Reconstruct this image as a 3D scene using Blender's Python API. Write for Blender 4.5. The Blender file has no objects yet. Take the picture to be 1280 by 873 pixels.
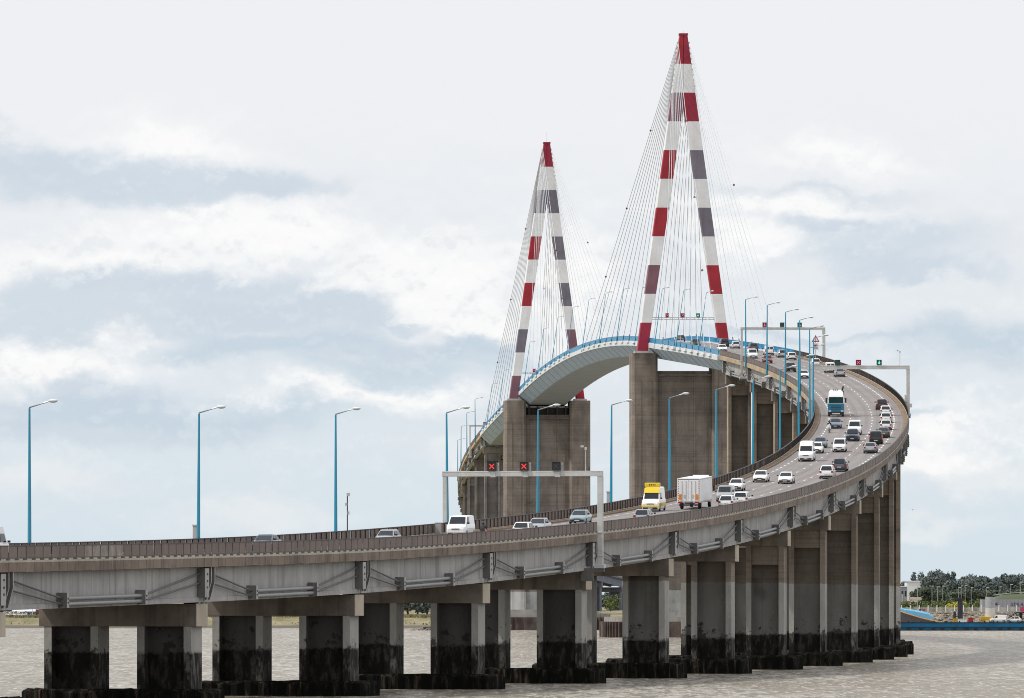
import bpy, bmesh, math, random
import numpy as np
from mathutils import Vector, Matrix, noise as mnoise

random.seed(7)
scene = bpy.context.scene
COL = scene.collection
R = math.radians
CZ = 8.6            # camera height above the water (z = 0 is the water)

# ------------------------------------------------------------------ helpers
def ordinal(n):
    w = ['zeroth', 'first', 'second', 'third', 'fourth', 'fifth', 'sixth', 'seventh', 'eighth', 'ninth', 'tenth', 'eleventh', 'twelfth',
         'thirteenth', 'fourteenth', 'fifteenth', 'sixteenth', 'seventeenth', 'eighteenth', 'nineteenth', 'twentieth']
    if n <= 20: return w[n]
    t = {2: 'twenty', 3: 'thirty', 4: 'forty'}[n // 10]
    if n % 10 == 0: return t[:-1] + 'ieth'
    return t + '-' + w[n % 10]

def tag(o, label=None, cat=None, group=None, kind=None):
    if label: o['label'] = label
    if cat: o['category'] = cat
    if group: o['group'] = group
    if kind: o['kind'] = kind
    return o

def empty(name, loc=(0, 0, 0), rot=(0, 0, 0), parent=None):
    o = bpy.data.objects.new(name, None)
    o.empty_display_size = 0.5
    COL.objects.link(o)
    if parent is not None:
        o.parent = parent
        loc = Vector(loc) - wloc(parent)
    o.location = loc
    o.rotation_euler = rot
    return o

def wloc(o):
    v = Vector(o.location)
    while o.parent is not None:
        o = o.parent
        v += Vector(o.location)
    return v

class MB:
    """collects faces; build() links them as one mesh object"""
    def __init__(self):
        self.v = []; self.f = []; self.m = []
    def add(self, pts, faces, mat=0, M=None):
        b = len(self.v)
        if M is not None: pts = [M @ Vector(p) for p in pts]
        self.v += [tuple(p) for p in pts]
        for f in faces:
            self.f.append(tuple(b + i for i in f)); self.m.append(mat)
    def box(self, c, d, M=None, mat=0, taper=1.0):
        x, y, z = c; a, b, h = d[0] / 2, d[1] / 2, d[2] / 2; t = taper
        p = [(x - a, y - b, z - h), (x + a, y - b, z - h), (x + a, y + b, z - h), (x - a, y + b, z - h),
             (x - a * t, y - b * t, z + h), (x + a * t, y - b * t, z + h), (x + a * t, y + b * t, z + h), (x - a * t, y + b * t, z + h)]
        self.add(p, [(3, 2, 1, 0), (4, 5, 6, 7), (0, 1, 5, 4), (1, 2, 6, 5), (2, 3, 7, 6), (3, 0, 4, 7)], mat, M)
    def prism(self, poly, z0, z1, M=None, mat=0):
        """poly: xy list extruded along z"""
        n = len(poly)
        p = [(a, b, z0) for a, b in poly] + [(a, b, z1) for a, b in poly]
        self.add(p, [tuple(range(n - 1, -1, -1)), tuple(range(n, 2 * n))] + [(i, (i + 1) % n, n + (i + 1) % n, n + i) for i in range(n)], mat, M)
    def loft(self, secs, mat=0, M=None, caps=True, closed=True):
        n = len(secs[0]); p = [q for s in secs for q in s]; f = []
        for k in range(len(secs) - 1):
            for i in range(n if closed else n - 1):
                j = (i + 1) % n
                f.append((k * n + i, k * n + j, (k + 1) * n + j, (k + 1) * n + i))
        if caps and closed:
            f.append(tuple(range(n - 1, -1, -1))); f.append(tuple((len(secs) - 1) * n + i for i in range(n)))
        self.add(p, f, mat, M)
    def tube(self, pts, r, n=8, mat=0, M=None):
        pts = [Vector(p) for p in pts]
        if not isinstance(r, (list, tuple)): r = [r] * len(pts)
        secs = []
        for k, p in enumerate(pts):
            d = (pts[min(k + 1, len(pts) - 1)] - pts[max(k - 1, 0)]).normalized()
            a = d.cross(Vector((0, 0, 1)))
            if a.length < 1e-3: a = Vector((1, 0, 0))
            a.normalize(); b = d.cross(a)
            secs.append([p + (a * math.cos(2 * math.pi * i / n) + b * math.sin(2 * math.pi * i / n)) * r[k] for i in range(n)])
        self.loft(secs, mat, M)
    def ball(self, c, r, n=8, mat=0, M=None, sc=(1, 1, 1)):
        c = Vector(c); secs = []
        m = max(4, n // 2 + 1)
        for k in range(m + 1):
            a = math.pi * min(max(k / m, 0.03), 0.97)
            secs.append([c + Vector((r * sc[0] * math.sin(a) * math.cos(2 * math.pi * i / n), r * sc[1] * math.sin(a) * math.sin(2 * math.pi * i / n), -r * sc[2] * math.cos(a))) for i in range(n)])
        self.loft(secs, mat, M)
    def quad(self, a, b, c, d, mat=0, M=None):
        self.add([a, b, c, d], [(0, 1, 2, 3)], mat, M)
    def build(self, name, mats, parent=None, local=False, smooth=None, bevel=None, base=None, normals=True):
        me = bpy.data.meshes.new(name)
        off = Vector((0, 0, 0))
        if not local:
            if base is not None: off = Vector(base)
            elif parent is not None: off = wloc(parent)
        v = [(x - off.x, y - off.y, z - off.z) for x, y, z in self.v]
        me.from_pydata(v, [], self.f)
        if not isinstance(mats, (list, tuple)): mats = [mats]
        for m in mats: me.materials.append(m)
        for p, k in zip(me.polygons, self.m): p.material_index = k
        if normals:
            bm = bmesh.new(); bm.from_mesh(me); bmesh.ops.recalc_face_normals(bm, faces=bm.faces); bm.to_mesh(me); bm.free()
        if smooth is not None:
            me.polygons.foreach_set('use_smooth', [True] * len(me.polygons))
            me.set_sharp_from_angle(angle=R(smooth))
        me.update()
        o = bpy.data.objects.new(name, me)
        COL.objects.link(o)
        if parent is not None:
            o.parent = parent
            if base is not None: o.location = Vector(base) - wloc(parent)
        elif base is not None: o.location = base
        if bevel:
            b = o.modifiers.new('bevel', 'BEVEL'); b.width = bevel; b.segments = 1; b.limit_method = 'ANGLE'; b.angle_limit = R(40)
        return o

def kids(o): return [c for c in bpy.data.objects if c.parent is o]
KID = {}
def copy_tree(o, parent=None):
    c = o.copy(); COL.objects.link(c); c.parent = parent
    if o.name not in KID: KID[o.name] = [k for k in o.children]
    for ch in KID[o.name]: copy_tree(ch, c)
    return c

# ------------------------------------------------------------------ materials
class NT:
    def __init__(self, nt): self.nt = nt; self.L = nt.links
    def n(self, t, **kw):
        nd = self.nt.nodes.new(t)
        for k, v in kw.items():
            if k in ('operation', 'blend_type', 'data_type', 'noise_dimensions', 'wave_type', 'bands_direction', 'interpolation_type', 'sky_type', 'feature', 'noise_type', 'vector_type', 'clamp', 'use_clamp'): setattr(nd, k, v)
            else:
                i = nd.inputs[k] if not k.startswith('i') or not k[1:].isdigit() else nd.inputs[int(k[1:])]
                if hasattr(v, 'is_output') or isinstance(v, bpy.types.NodeSocket): self.L.new(v, i)
                else: i.default_value = v
        return nd
    def math(self, op, a, b=0.0, c=0.0, clamp=False):
        nd = self.nt.nodes.new('ShaderNodeMath'); nd.operation = op; nd.use_clamp = clamp
        for i, v in enumerate((a, b, c)):
            if isinstance(v, bpy.types.NodeSocket): self.L.new(v, nd.inputs[i])
            else: nd.inputs[i].default_value = v
        return nd.outputs[0]
    def mix(self, f, a, b, blend='MIX'):
        nd = self.nt.nodes.new('ShaderNodeMix'); nd.data_type = 'RGBA'; nd.blend_type = blend
        for k, v in ((0, f), (6, a), (7, b)):
            if isinstance(v, bpy.types.NodeSocket): self.L.new(v, nd.inputs[k])
            elif k == 0: nd.inputs[0].default_value = v
            else: nd.inputs[k].default_value = (*v, 1) if len(v) == 3 else v
        return nd.outputs[2]
    def noise(self, vec, scale, detail=4, rough=.55):
        nd = self.nt.nodes.new('ShaderNodeTexNoise')
        if vec is not None: self.L.new(vec, nd.inputs['Vector'])
        nd.inputs['Scale'].default_value = scale; nd.inputs['Detail'].default_value = detail; nd.inputs['Roughness'].default_value = rough
        return nd.outputs[0]
    def vmul(self, vec, s, add=(0, 0, 0)):
        nd = self.nt.nodes.new('ShaderNodeMapping'); self.L.new(vec, nd.inputs[0])
        nd.inputs['Scale'].default_value = s; nd.inputs['Location'].default_value = add
        return nd.outputs[0]
    def smooth(self, x, a, b):
        nd = self.nt.nodes.new('ShaderNodeMapRange'); nd.interpolation_type = 'SMOOTHSTEP'
        if isinstance(x, bpy.types.NodeSocket): self.L.new(x, nd.inputs[0])
        nd.inputs[1].default_value = a; nd.inputs[2].default_value = b
        return nd.outputs[0]

def new_mat(name):
    m = bpy.data.materials.new(name); m.use_nodes = True
    nt = m.node_tree; b = nt.nodes['Principled BSDF']
    return m, NT(nt), b

def plain(name, c, rough=.5, metal=0.0, var=.12, scale=2.0, bump=0.0, spec=.5, coord='Object', stretch=(1, 1, 1), coat=0.0):
    """base colour broken up by two noises"""
    m, t, b = new_mat(name)
    tc = t.n('ShaderNodeTexCoord').outputs[coord]
    v = t.vmul(tc, stretch)
    n1 = t.noise(v, scale, 5); n2 = t.noise(v, scale * 7.3, 3)
    k = t.math('ADD', t.math('MULTIPLY', n1, .65), t.math('MULTIPLY', n2, .35))
    k = t.smooth(k, .3, .7)
    dark = tuple(x * (1 - var) for x in c); light = tuple(min(1, x * (1 + var)) for x in c)
    t.L.new(t.mix(k, dark, light), b.inputs['Base Color'])
    b.inputs['Roughness'].default_value = rough; b.inputs['Metallic'].default_value = metal
    b.inputs['Specular IOR Level'].default_value = spec
    if coat: b.inputs['Coat Weight'].default_value = coat
    if bump:
        bp = t.n('ShaderNodeBump', Strength=bump, Distance=.05, Height=n2); t.L.new(bp.outputs[0], b.inputs['Normal'])
    return m

def emit(name, c, s):
    m, t, b = new_mat(name)
    b.inputs['Base Color'].default_value = (*c, 1); b.inputs['Emission Color'].default_value = (*c, 1); b.inputs['Emission Strength'].default_value = s
    return m

def tidal_concrete(name, brown, grey, mul=1.0, black=(.018, .017, .015), weedc=(.07, .064, .056), tide=4.25, line=10.45, splash=1.2):
    """pier concrete: black weed up to the tide mark, washed grey above it, board-marked brown concrete higher up"""
    m, t, b = new_mat(name)
    pos = t.n('ShaderNodeNewGeometry').outputs['Position']
    z = t.n('ShaderNodeSeparateXYZ', Vector=pos).outputs[2]
    big = t.noise(t.vmul(pos, (1, 1, .5)), .35, 6, .6)
    st = t.noise(t.vmul(pos, (1.6, 1.6, .05)), 1.0, 5, .6)
    fine = t.noise(pos, 3.1, 4, .65)
    blot = t.noise(t.vmul(pos, (.3, .3, .3)), .55, 4, .5)
    # board marks
    fr = t.math('FRACT', t.math('MULTIPLY', z, 1 / 1.45))
    bl = t.math('LESS_THAN', fr, .05)
    br = t.math('FLOOR', t.math('MULTIPLY', z, 1 / 1.45))
    wn = t.n('ShaderNodeTexWhiteNoise', noise_dimensions='1D', W=br).outputs[0]
    up = t.mix(t.smooth(big, .3, .72), tuple(c * .72 * mul for c in brown), tuple(min(1, c * 1.22) * mul for c in brown))
    up = t.mix(t.math('MULTIPLY', t.smooth(st, .5, .75), .5), up, tuple(c * .45 * mul for c in brown))
    up = t.mix(t.math('MULTIPLY', wn, .22), up, tuple(c * 1.5 * mul for c in (.3, .26, .21)))
    up = t.mix(t.math('MULTIPLY', bl, .22), up, tuple(c * .5 * mul for c in brown))
    up = t.mix(t.math('MULTIPLY', t.smooth(blot, .62, .75), .75), up, tuple(c * .3 * mul for c in brown))
    hb = t.noise(t.vmul(pos, (.06, .06, 2.6)), 1.0, 3, .6)
    up = t.mix(t.math('MULTIPLY', t.smooth(hb, .5, .64), .3), up, tuple(c * .55 * mul for c in brown))
    up = t.mix(t.math('MULTIPLY', t.smooth(t.noise(t.vmul(pos, (.5, .5, .9)), .9, 5, .7), .6, .7), .35), up, tuple(min(1, c * 1.5) * mul for c in brown))
    gr = t.mix(t.smooth(big, .3, .7), tuple(c * .8 * mul for c in grey), tuple(c * 1.1 * mul for c in grey))
    gr = t.mix(t.math('MULTIPLY', t.smooth(st, .52, .75), .4), gr, tuple(c * .5 * mul for c in grey))
    gr = t.mix(t.math('MULTIPLY', t.smooth(blot, .64, .74), .5), gr, tuple(c * .4 * mul for c in grey))
    zz = t.math('ADD', z, t.math('MULTIPLY', t.math('SUBTRACT', fine, .5), .5))
    c = t.mix(t.math('GREATER_THAN', zz, line), gr, up)
    # splashes above the tide mark
    z2 = t.math('SUBTRACT', z, t.math('MULTIPLY', t.smooth(t.noise(pos, .9, 6, .7), .5, .8), splash * 2.5))
    c = t.mix(t.math('MULTIPLY', t.smooth(z2, tide + .3, tide - .3), .85), c, tuple(x * 2.2 for x in black))
    lowf = t.noise(t.vmul(pos, (.11, .035, .0)), 1.0, 2, .5)
    z3 = t.math('ADD', t.math('ADD', z, t.math('MULTIPLY', t.math('SUBTRACT', fine, .5), .9)), t.math('MULTIPLY', t.math('SUBTRACT', lowf, .5), 1.1))
    weed = t.mix(t.smooth(t.noise(t.vmul(pos, (1, 1, .35)), 1.7, 6, .7), .45, .66), black, weedc)
    c = t.mix(t.smooth(z3, tide + .08, tide - .12), c, weed)
    t.L.new(c, b.inputs['Base Color'])
    b.inputs['Roughness'].default_value = .9; b.inputs['Specular IOR Level'].default_value = .1
    bp = t.n('ShaderNodeBump', Strength=.35, Distance=.12, Height=t.math('ADD', fine, t.math('MULTIPLY', big, .6)))
    t.L.new(bp.outputs[0], b.inputs['Normal'])
    return m

def streaky(name, c, var=.3, dirt=(.05, .045, .04), amount=.45, rough=.8, joint=0.0, light=None):
    """concrete with vertical water streaks"""
    m, t, b = new_mat(name)
    pos = t.n('ShaderNodeNewGeometry').outputs['Position']
    big = t.noise(pos, .3, 5, .6)
    st = t.noise(t.vmul(pos, (1.3, 1.3, .06)), 1.1, 5, .65)
    fine = t.noise(pos, 5.0, 3)
    col = t.mix(t.smooth(big, .3, .7), tuple(x * (1 - var) for x in c), tuple(min(1, x * (1 + var)) for x in c))
    col = t.mix(t.math('MULTIPLY', t.smooth(st, .48, .72), amount), col, dirt)
    if light:
        col = t.mix(t.math('MULTIPLY', t.smooth(t.noise(t.vmul(pos, (2.3, 2.3, .03)), .8, 3), .62, .75), .5), col, light)
    col = t.mix(t.math('MULTIPLY', fine, .12), col, tuple(x * .5 for x in c))
    t.L.new(col, b.inputs['Base Color']); b.inputs['Roughness'].default_value = rough; b.inputs['Specular IOR Level'].default_value = .3
    bp = t.n('ShaderNodeBump', Strength=.2, Distance=.03, Height=fine); t.L.new(bp.outputs[0], b.inputs['Normal'])
    return m

M = {}
M['pier'] = tidal_concrete('pier_concrete', (.235, .195, .158), (.41, .40, .375), black=(.022, .021, .019), weedc=(.15, .142, .13))
M['pier_web'] = tidal_concrete('pier_web_stained_shaded', (.185, .155, .128), (.26, .255, .24), .8, splash=2.2)  # recess tone: stains plus the shade of the recess, both in the colour
M['pier_web_near'] = tidal_concrete('pier_web_near_stained_shaded', (.15, .128, .108), (.18, .177, .168), .6, splash=2.8)  # nearest piers: stain and deeper recess shade painted in
M['pier_sunlit'] = tidal_concrete('pier_sunlit_concrete', (.44, .35, .26), (.52, .50, .46), black=(.03, .028, .026), weedc=(.22, .205, .185))  # paler copy of the pier concrete with sunlight in its colour
M['pylon_pier'] = tidal_concrete('pylon_pier_concrete', (.265, .225, .192), (.58, .58, .56), tide=3.0)
M['pylon_web'] = tidal_concrete('pylon_web_concrete', (.25, .213, .187), (.5, .5, .48), .95, tide=3.0)
M['far_pier'] = tidal_concrete('far_pier_hazy_concrete', (.215, .20, .20), (.25, .26, .30), tide=1.0, line=7.0)  # greyer and bluer than the near piers: distance haze in the colour
M['cap'] = streaky('cap_concrete', (.21, .18, .15), .35, amount=.6)
M['cap_end'] = streaky('cap_end_concrete', (.52, .45, .36), .15, amount=.25)
M['girder'] = streaky('girder_concrete', (.42, .41, .395), .14, dirt=(.13, .12, .11), amount=.55, light=(.56, .55, .53))
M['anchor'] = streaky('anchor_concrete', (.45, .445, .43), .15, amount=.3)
M['anchor_dark'] = streaky('anchor_shade_bracket_concrete', (.17, .168, .165), .15, amount=.3)  # shade painted on block end faces; same grey serves the gantry brackets
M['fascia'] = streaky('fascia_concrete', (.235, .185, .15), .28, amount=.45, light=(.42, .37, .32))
M['fascia_sunlit'] = streaky('fascia_sunlit_concrete', (.52, .39, .25), .18, dirt=(.2, .13, .07), amount=.35)  # left fascia, paler and warmer: sunlight painted into the concrete colour
M['deck'] = streaky('deck_concrete', (.50, .45, .38), .15, amount=.3)
M['kerb'] = streaky('kerb_concrete', (.26, .185, .125), .2, dirt=(.18, .12, .07), amount=.3)
M['parapet'] = plain('parapet_metal', (.155, .112, .095), .6, .05, .24, .35, coord='Object', stretch=(1, 1, .4))
M['parapet_dark'] = plain('parapet_rail_metal', (.035, .03, .028), .5, .3)
M['tendon'] = plain('tendon_sheath', (.25, .25, .25), .45)
M['tendon_dark'] = plain('tendon_bar', (.07, .069, .068), .5)
M['rubber'] = plain('tyre_rubber', (.015, .015, .015), .85)
M['blue'] = plain('blue_paint', (.004, .25, .47), .4, 0, .1, 1.0)
m_, t_, b_ = new_mat('lamp_blue_paint')
oi_ = t_.n('ShaderNodeObjectInfo').outputs['Random']; ps_ = t_.n('ShaderNodeNewGeometry').outputs['Position']
c_ = t_.mix(t_.math('MULTIPLY', oi_, .7), (.012, .31, .50), (.05, .26, .38))
c_ = t_.mix(t_.math('MULTIPLY', t_.smooth(t_.noise(t_.vmul(ps_, (1, 1, .35)), 1.5, 4), .5, .75), .45), c_, (.10, .22, .28))
t_.L.new(c_, b_.inputs['Base Color']); b_.inputs['Roughness'].default_value = .45
M['lampblue'] = m_
M['lampgrey'] = plain('lamp_arm_metal', (.28, .33, .36), .4, .3)
M['lamphead'] = plain('lamp_head_shell', (.72, .76, .76), .35)
M['glass'] = plain('lamp_glass', (.5, .52, .5), .15)
M['white'] = plain('white_paint', (.82, .82, .81), .45, 0, .06, .6)
M['steelwhite'] = streaky('white_steel_fascia', (.74, .76, .77), .06, dirt=(.45, .45, .45), amount=.25, rough=.5)
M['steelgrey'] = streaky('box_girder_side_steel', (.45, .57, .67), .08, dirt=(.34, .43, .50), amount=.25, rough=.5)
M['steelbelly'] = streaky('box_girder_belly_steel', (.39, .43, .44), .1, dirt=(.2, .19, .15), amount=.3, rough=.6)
M['galv'] = plain('galvanised_steel', (.52, .52, .50), .5, .25, .12, 1.2)
M['pred'] = streaky('pylon_red_paint', (.39, .028, .042), .14, dirt=(.26, .03, .04), amount=.4, rough=.55)
M['pcrim'] = streaky('pylon_crimson_paint', (.34, .028, .055), .14, dirt=(.22, .05, .07), amount=.45, rough=.55)
M['pmar'] = streaky('pylon_faded_maroon_paint', (.25, .115, .145), .14, dirt=(.15, .10, .12), amount=.5, rough=.55)
M['pgrey'] = streaky('pylon_weathered_grey_paint', (.205, .185, .225), .14, dirt=(.13, .11, .13), amount=.5, rough=.55)
M['pwhite'] = streaky('pylon_white_paint', (.88, .875, .865), .08, dirt=(.66, .64, .61), amount=.3, rough=.55)
M['cable'] = plain('stay_cable_steel', (.58, .60, .62), .5, .0)
M['ball'] = plain('marker_ball_paint', (.12, .02, .02), .5)
M['black'] = plain('black_paint', (.012, .012, .014), .45)
M['signred'] = plain('dark_red_panel', (.15, .008, .025), .4)
M['signgreen'] = plain('dark_green_panel', (.004, .06, .05), .4)
M['ledred'] = emit('red_led', (.85, .035, .03), .75)
M['ledpink'] = emit('pink_led', (.85, .12, .22), .55)
M['ledgreen'] = emit('green_led', (.15, .9, .5), .8)
M['leddim'] = plain('unlit_led', (.05, .05, .05), .5)

M['parapet_pale'] = plain('parapet_metal_pale_patches', (.26, .215, .185), .6, .05, .45, 1.1)
M['seam'] = plain('seam_paint', (.12, .14, .16), .6)
M['gap_light'] = plain('gap_light_strip', (.68, .62, .52), .7, 0, .2, .8)  # pale strip painted to stand for light through the parapet gap
M['haze'] = streaky('haze_tinted_concrete', (.165, .175, .235), .15, dirt=(.11, .12, .17), amount=.4)  # blue-grey because aerial haze is mixed into the concrete colour
# ------------------------------------------------------------------ the bridge's line (plan heading and height along its length s)
# s runs along the deck: 0 at the nearer pylon, growing towards the viewer; the far half mirrors the near half about midspan (s = -202)
F_MM = 9840.67 / 1280 * 36
H0 = 748.646
TH = [0.06831, 0.06944, 0.05922, 0.0373, 0.00508, -0.03344, -0.07152, -0.10332, -0.13115, -0.15873, -0.18732, -0.21712, -0.24619, -0.27345]
ZP = [56.09202, 51.823, 47.17069, 41.90615, 36.14731, 30.33294, 24.63931, 19.07439, 14.38566, 10.51162, 7.59389, 5.38709, 4.09171, 3.23301]
HN = 1200 / 13.0
def cat_rom(v, x):
    i = int(min(max(x / HN, 0), len(v) - 2)); t = x / HN - i
    p1, p2 = v[i], v[i + 1]
    p0 = v[i - 1] if i > 0 else 2 * v[0] - v[1]
    p3 = v[i + 2] if i + 2 < len(v) else 2 * v[-1] - v[-2]
    return .5 * (2 * p1 + (p2 - p0) * t + (2 * p0 - 5 * p1 + 4 * p2 - p3) * t * t + (3 * p1 - p0 - 3 * p2 + p3) * t ** 3)
G0 = (ZP[0] - ZP[1]) / HN
def th_of(s):
    u = abs(s + 202) - 202
    return TH[0] if u <= 0 else cat_rom(TH, min(u, 1200))
def zp_of(s):
    u = abs(s + 202) - 202
    if u <= 0: return CZ + ZP[0] + G0 * (-u) - G0 * u * u / 404
    return CZ + cat_rom(ZP, min(u, 1200))
S_MIN, S_MAX, DS = -1500.0, 1200.0, 2.0
_S = np.arange(S_MIN, S_MAX + .1, DS)
_T = np.array([th_of(s) for s in _S]); _Z = np.array([zp_of(s) for s in _S])
_mid = (_T[1:] + _T[:-1]) / 2
_X = np.concatenate([[0], np.cumsum(DS * np.sin(_mid))]); _Y = np.concatenate([[0], np.cumsum(-DS * np.cos(_mid))])
k0 = int(round((0 - S_MIN) / DS))
_X += 36.82939 - _X[k0]; _Y += 1692.72083 - _Y[k0]
def fr(s):
    return (float(np.interp(s, _S, _X)), float(np.interp(s, _S, _Y)), float(np.interp(s, _S, _T)), float(np.interp(s, _S, _Z)))
def pt(s, off, dz):
    x, y, t, z = fr(s)
    return Vector((x + off * math.cos(t), y + off * math.sin(t), z + dz))
def mat_at(s, off=0, z=None, dz=0):
    """local X = to the right seen from the viewer, Y = away along the bridge, Z up"""
    x, y, t, zp = fr(s)
    zz = zp + dz if z is None else z
    return Matrix.Translation((x + off * math.cos(t), y + off * math.sin(t), zz)) @ Matrix.Rotation(t, 4, 'Z')
def sweep(mb, s0, s1, step, prof, mat=0, caps=True):
    n = max(1, int(round(abs(s1 - s0) / step)))
    mb.loft([[pt(s0 + (s1 - s0) * k / n, o, d) for o, d in prof] for k in range(n + 1)], mat, None, caps)

HW = 7.25           # half width over the parapets
RD = -1.2           # road below the parapet top
SPAN = 50.516; S0 = 1076.73
near_piers = [S0 + SPAN - SPAN * i for i in range(19)]           # first one at the left edge of the view
near_piers = [s for s in near_piers if s > 175] + [163.0]
near_piers[0] += 2.0
S_STEEL = 158.0
far_piers = [-404 - 163.0 - SPAN * i for i in range(15)]

p0 = pt(near_piers[1], 0, 0)
bridge = empty('bridge', (p0.x, p0.y, 0))
tag(bridge, 'long curving cable-stayed road bridge with two red and white A-shaped pylons over brown water', 'bridge')

# ---- piers
CAPW, CAPD, CAPH = 6.5, 3.2, 1.8
def i_poly(x0, x1, d, fl, rec):
    """I-shaped plan: flanges of width fl at both ends, web recessed by rec"""
    h = d / 2
    return [(x0, -h), (x0 + fl, -h), (x0 + fl, -h + rec), (x1 - fl, -h + rec), (x1 - fl, -h), (x1, -h), (x1, h), (x1 - fl, h), (x1 - fl, h - rec), (x0 + fl, h - rec), (x0 + fl, h), (x0, h)]
def make_pier(s, far=False, solid=False):
    zc = zp_of(s) - 4.85                       # top of the cap
    base = pt(s, 0, 0); base.z = 0
    pier = empty('pier', base, parent=bridge)
    Mx = mat_at(s, 0, 0)
    ground = 0.0
    if far and base.y > 2215: ground = 3.0
    top = zc - CAPH
    if far and top < ground + 1: top = ground + 1
    mb = MB()
    mb.box((0, 0, zc - CAPH / 2), (2 * CAPW - .06, CAPD, CAPH), Mx, 0)
    mb.box((CAPW - .01, 0, zc - CAPH / 2), (.05, CAPD + .012, CAPH + .012), Mx, 1)
    for o in (-5.6, 5.6): mb.box((o, 0, zc + .06), (1.0, .9, .12), Mx, 2)
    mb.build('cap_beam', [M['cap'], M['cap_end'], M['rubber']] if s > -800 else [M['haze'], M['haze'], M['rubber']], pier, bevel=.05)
    for sgn in (-1, 1):
        x0, x1 = (1.6, 6.05) if sgn > 0 else (-6.05, -1.6)
        mb = MB()
        d, fl, rec = CAPD - .1, .62, 1.2
        poly = i_poly(x0, x1, d, fl, rec)
        n = len(poly)
        zb = 1.45 if ground == 0 else ground
        pts = [(a, b, zb) for a, b in poly] + [(a, b, top) for a, b in poly]
        for i in range(n):
            j = (i + 1) % n
            m = 0
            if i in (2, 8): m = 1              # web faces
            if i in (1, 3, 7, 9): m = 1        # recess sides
            if i == 11: m = 2                  # left end faces: sunlight painted as paler concrete
            mb.add([pts[i], pts[j], pts[n + j], pts[n + i]], [(0, 1, 2, 3)], m, Mx)
        mb.add(pts[n:], [tuple(range(n))], 0, Mx); mb.add(pts[:n], [tuple(range(n - 1, -1, -1))], 0, Mx)
        if top - zb > 12:                      # solid head over the recess on the tall piers
            mb.box(((x0 + x1) / 2, 0, top - 1.1), (x1 - x0 - 2 * fl - .02, d - .5, 2.16), Mx, 0)
        mats = [M['pier'], M['pier_web_near' if s > 900 else 'pier_web'], M['pier_sunlit']] if not far else [M['far_pier'] if s > -800 else M['haze']] * 3
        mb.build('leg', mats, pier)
    if ground == 0:
        # pile cap: weed-covered sheet piles, uneven along the top
        rnd = random.Random(int(s * 10)); ct = float(np.interp(s, [850, 1080], [1.95, 1.42]))
        mb = MB(); L, W = 15.6, 4.9; n = 26
        loop = []
        for k in range(n): loop.append((-L / 2 + L * k / n, -W / 2 - (.22 if k % 2 else -.05)))
        for k in range(9): loop.append((L / 2 + (.22 if k % 2 else -.05), -W / 2 + W * k / 9))
        for k in range(n): loop.append((L / 2 - L * k / n, W / 2 + (.22 if k % 2 else -.05)))
        for k in range(9): loop.append((-L / 2 - (.22 if k % 2 else -.05), W / 2 - W * k / 9))
        # round the four corners off
        loop = [(a * (1 - .03 * (abs(b) > 1.8) * (abs(a) > 7.2)), b * (1 - .12 * (abs(a) > 7.2))) for a, b in loop]
        tops = [ct - .1 + rnd.uniform(-.16, .22) for _ in loop]
        mids = [rnd.uniform(.92, 1.08) for _ in loop]
        secs = [[(a, b, -1.0) for a, b in loop], [(a * 1.0, b * (1.0 + .04 * (m - 1)), .55) for (a, b), m in zip(loop, mids)],
                [(a, b, z - .12) for (a, b), z in zip(loop, tops)], [(a * .985, b * .95, z) for (a, b), z in zip(loop, tops)],
                [(a * .9, b * .75, ct + .04) for a, b in loop]]
        mb.loft(secs, 0, Mx)
        mb.build('pile_cap', M['weed'], pier)
    return pier

mw, t, b = new_mat('wet_weed_on_piles')
pos = t.n('ShaderNodeNewGeometry').outputs['Position']
n1 = t.noise(t.vmul(pos, (1, 1, .25)), 1.6, 6, .7); n2 = t.noise(t.vmul(pos, (2.2, 2.2, .12)), .9, 4, .6)
c = t.mix(t.smooth(n1, .5, .66), (.007, .007, .006), (.05, .042, .034))
c = t.mix(t.math('MULTIPLY', t.smooth(n2, .6, .68), .7), c, (.13, .085, .062))
t.L.new(c, b.inputs['Base Color']); b.inputs['Roughness'].default_value = .9; b.inputs['Specular IOR Level'].default_value = .08
bp = t.n('ShaderNodeBump', Strength=.8, Distance=.25, Height=n1); t.L.new(bp.outputs[0], b.inputs['Normal'])
M['weed'] = mw

for s in near_piers: make_pier(s)
for s in far_piers: make_pier(s, far=True)

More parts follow.
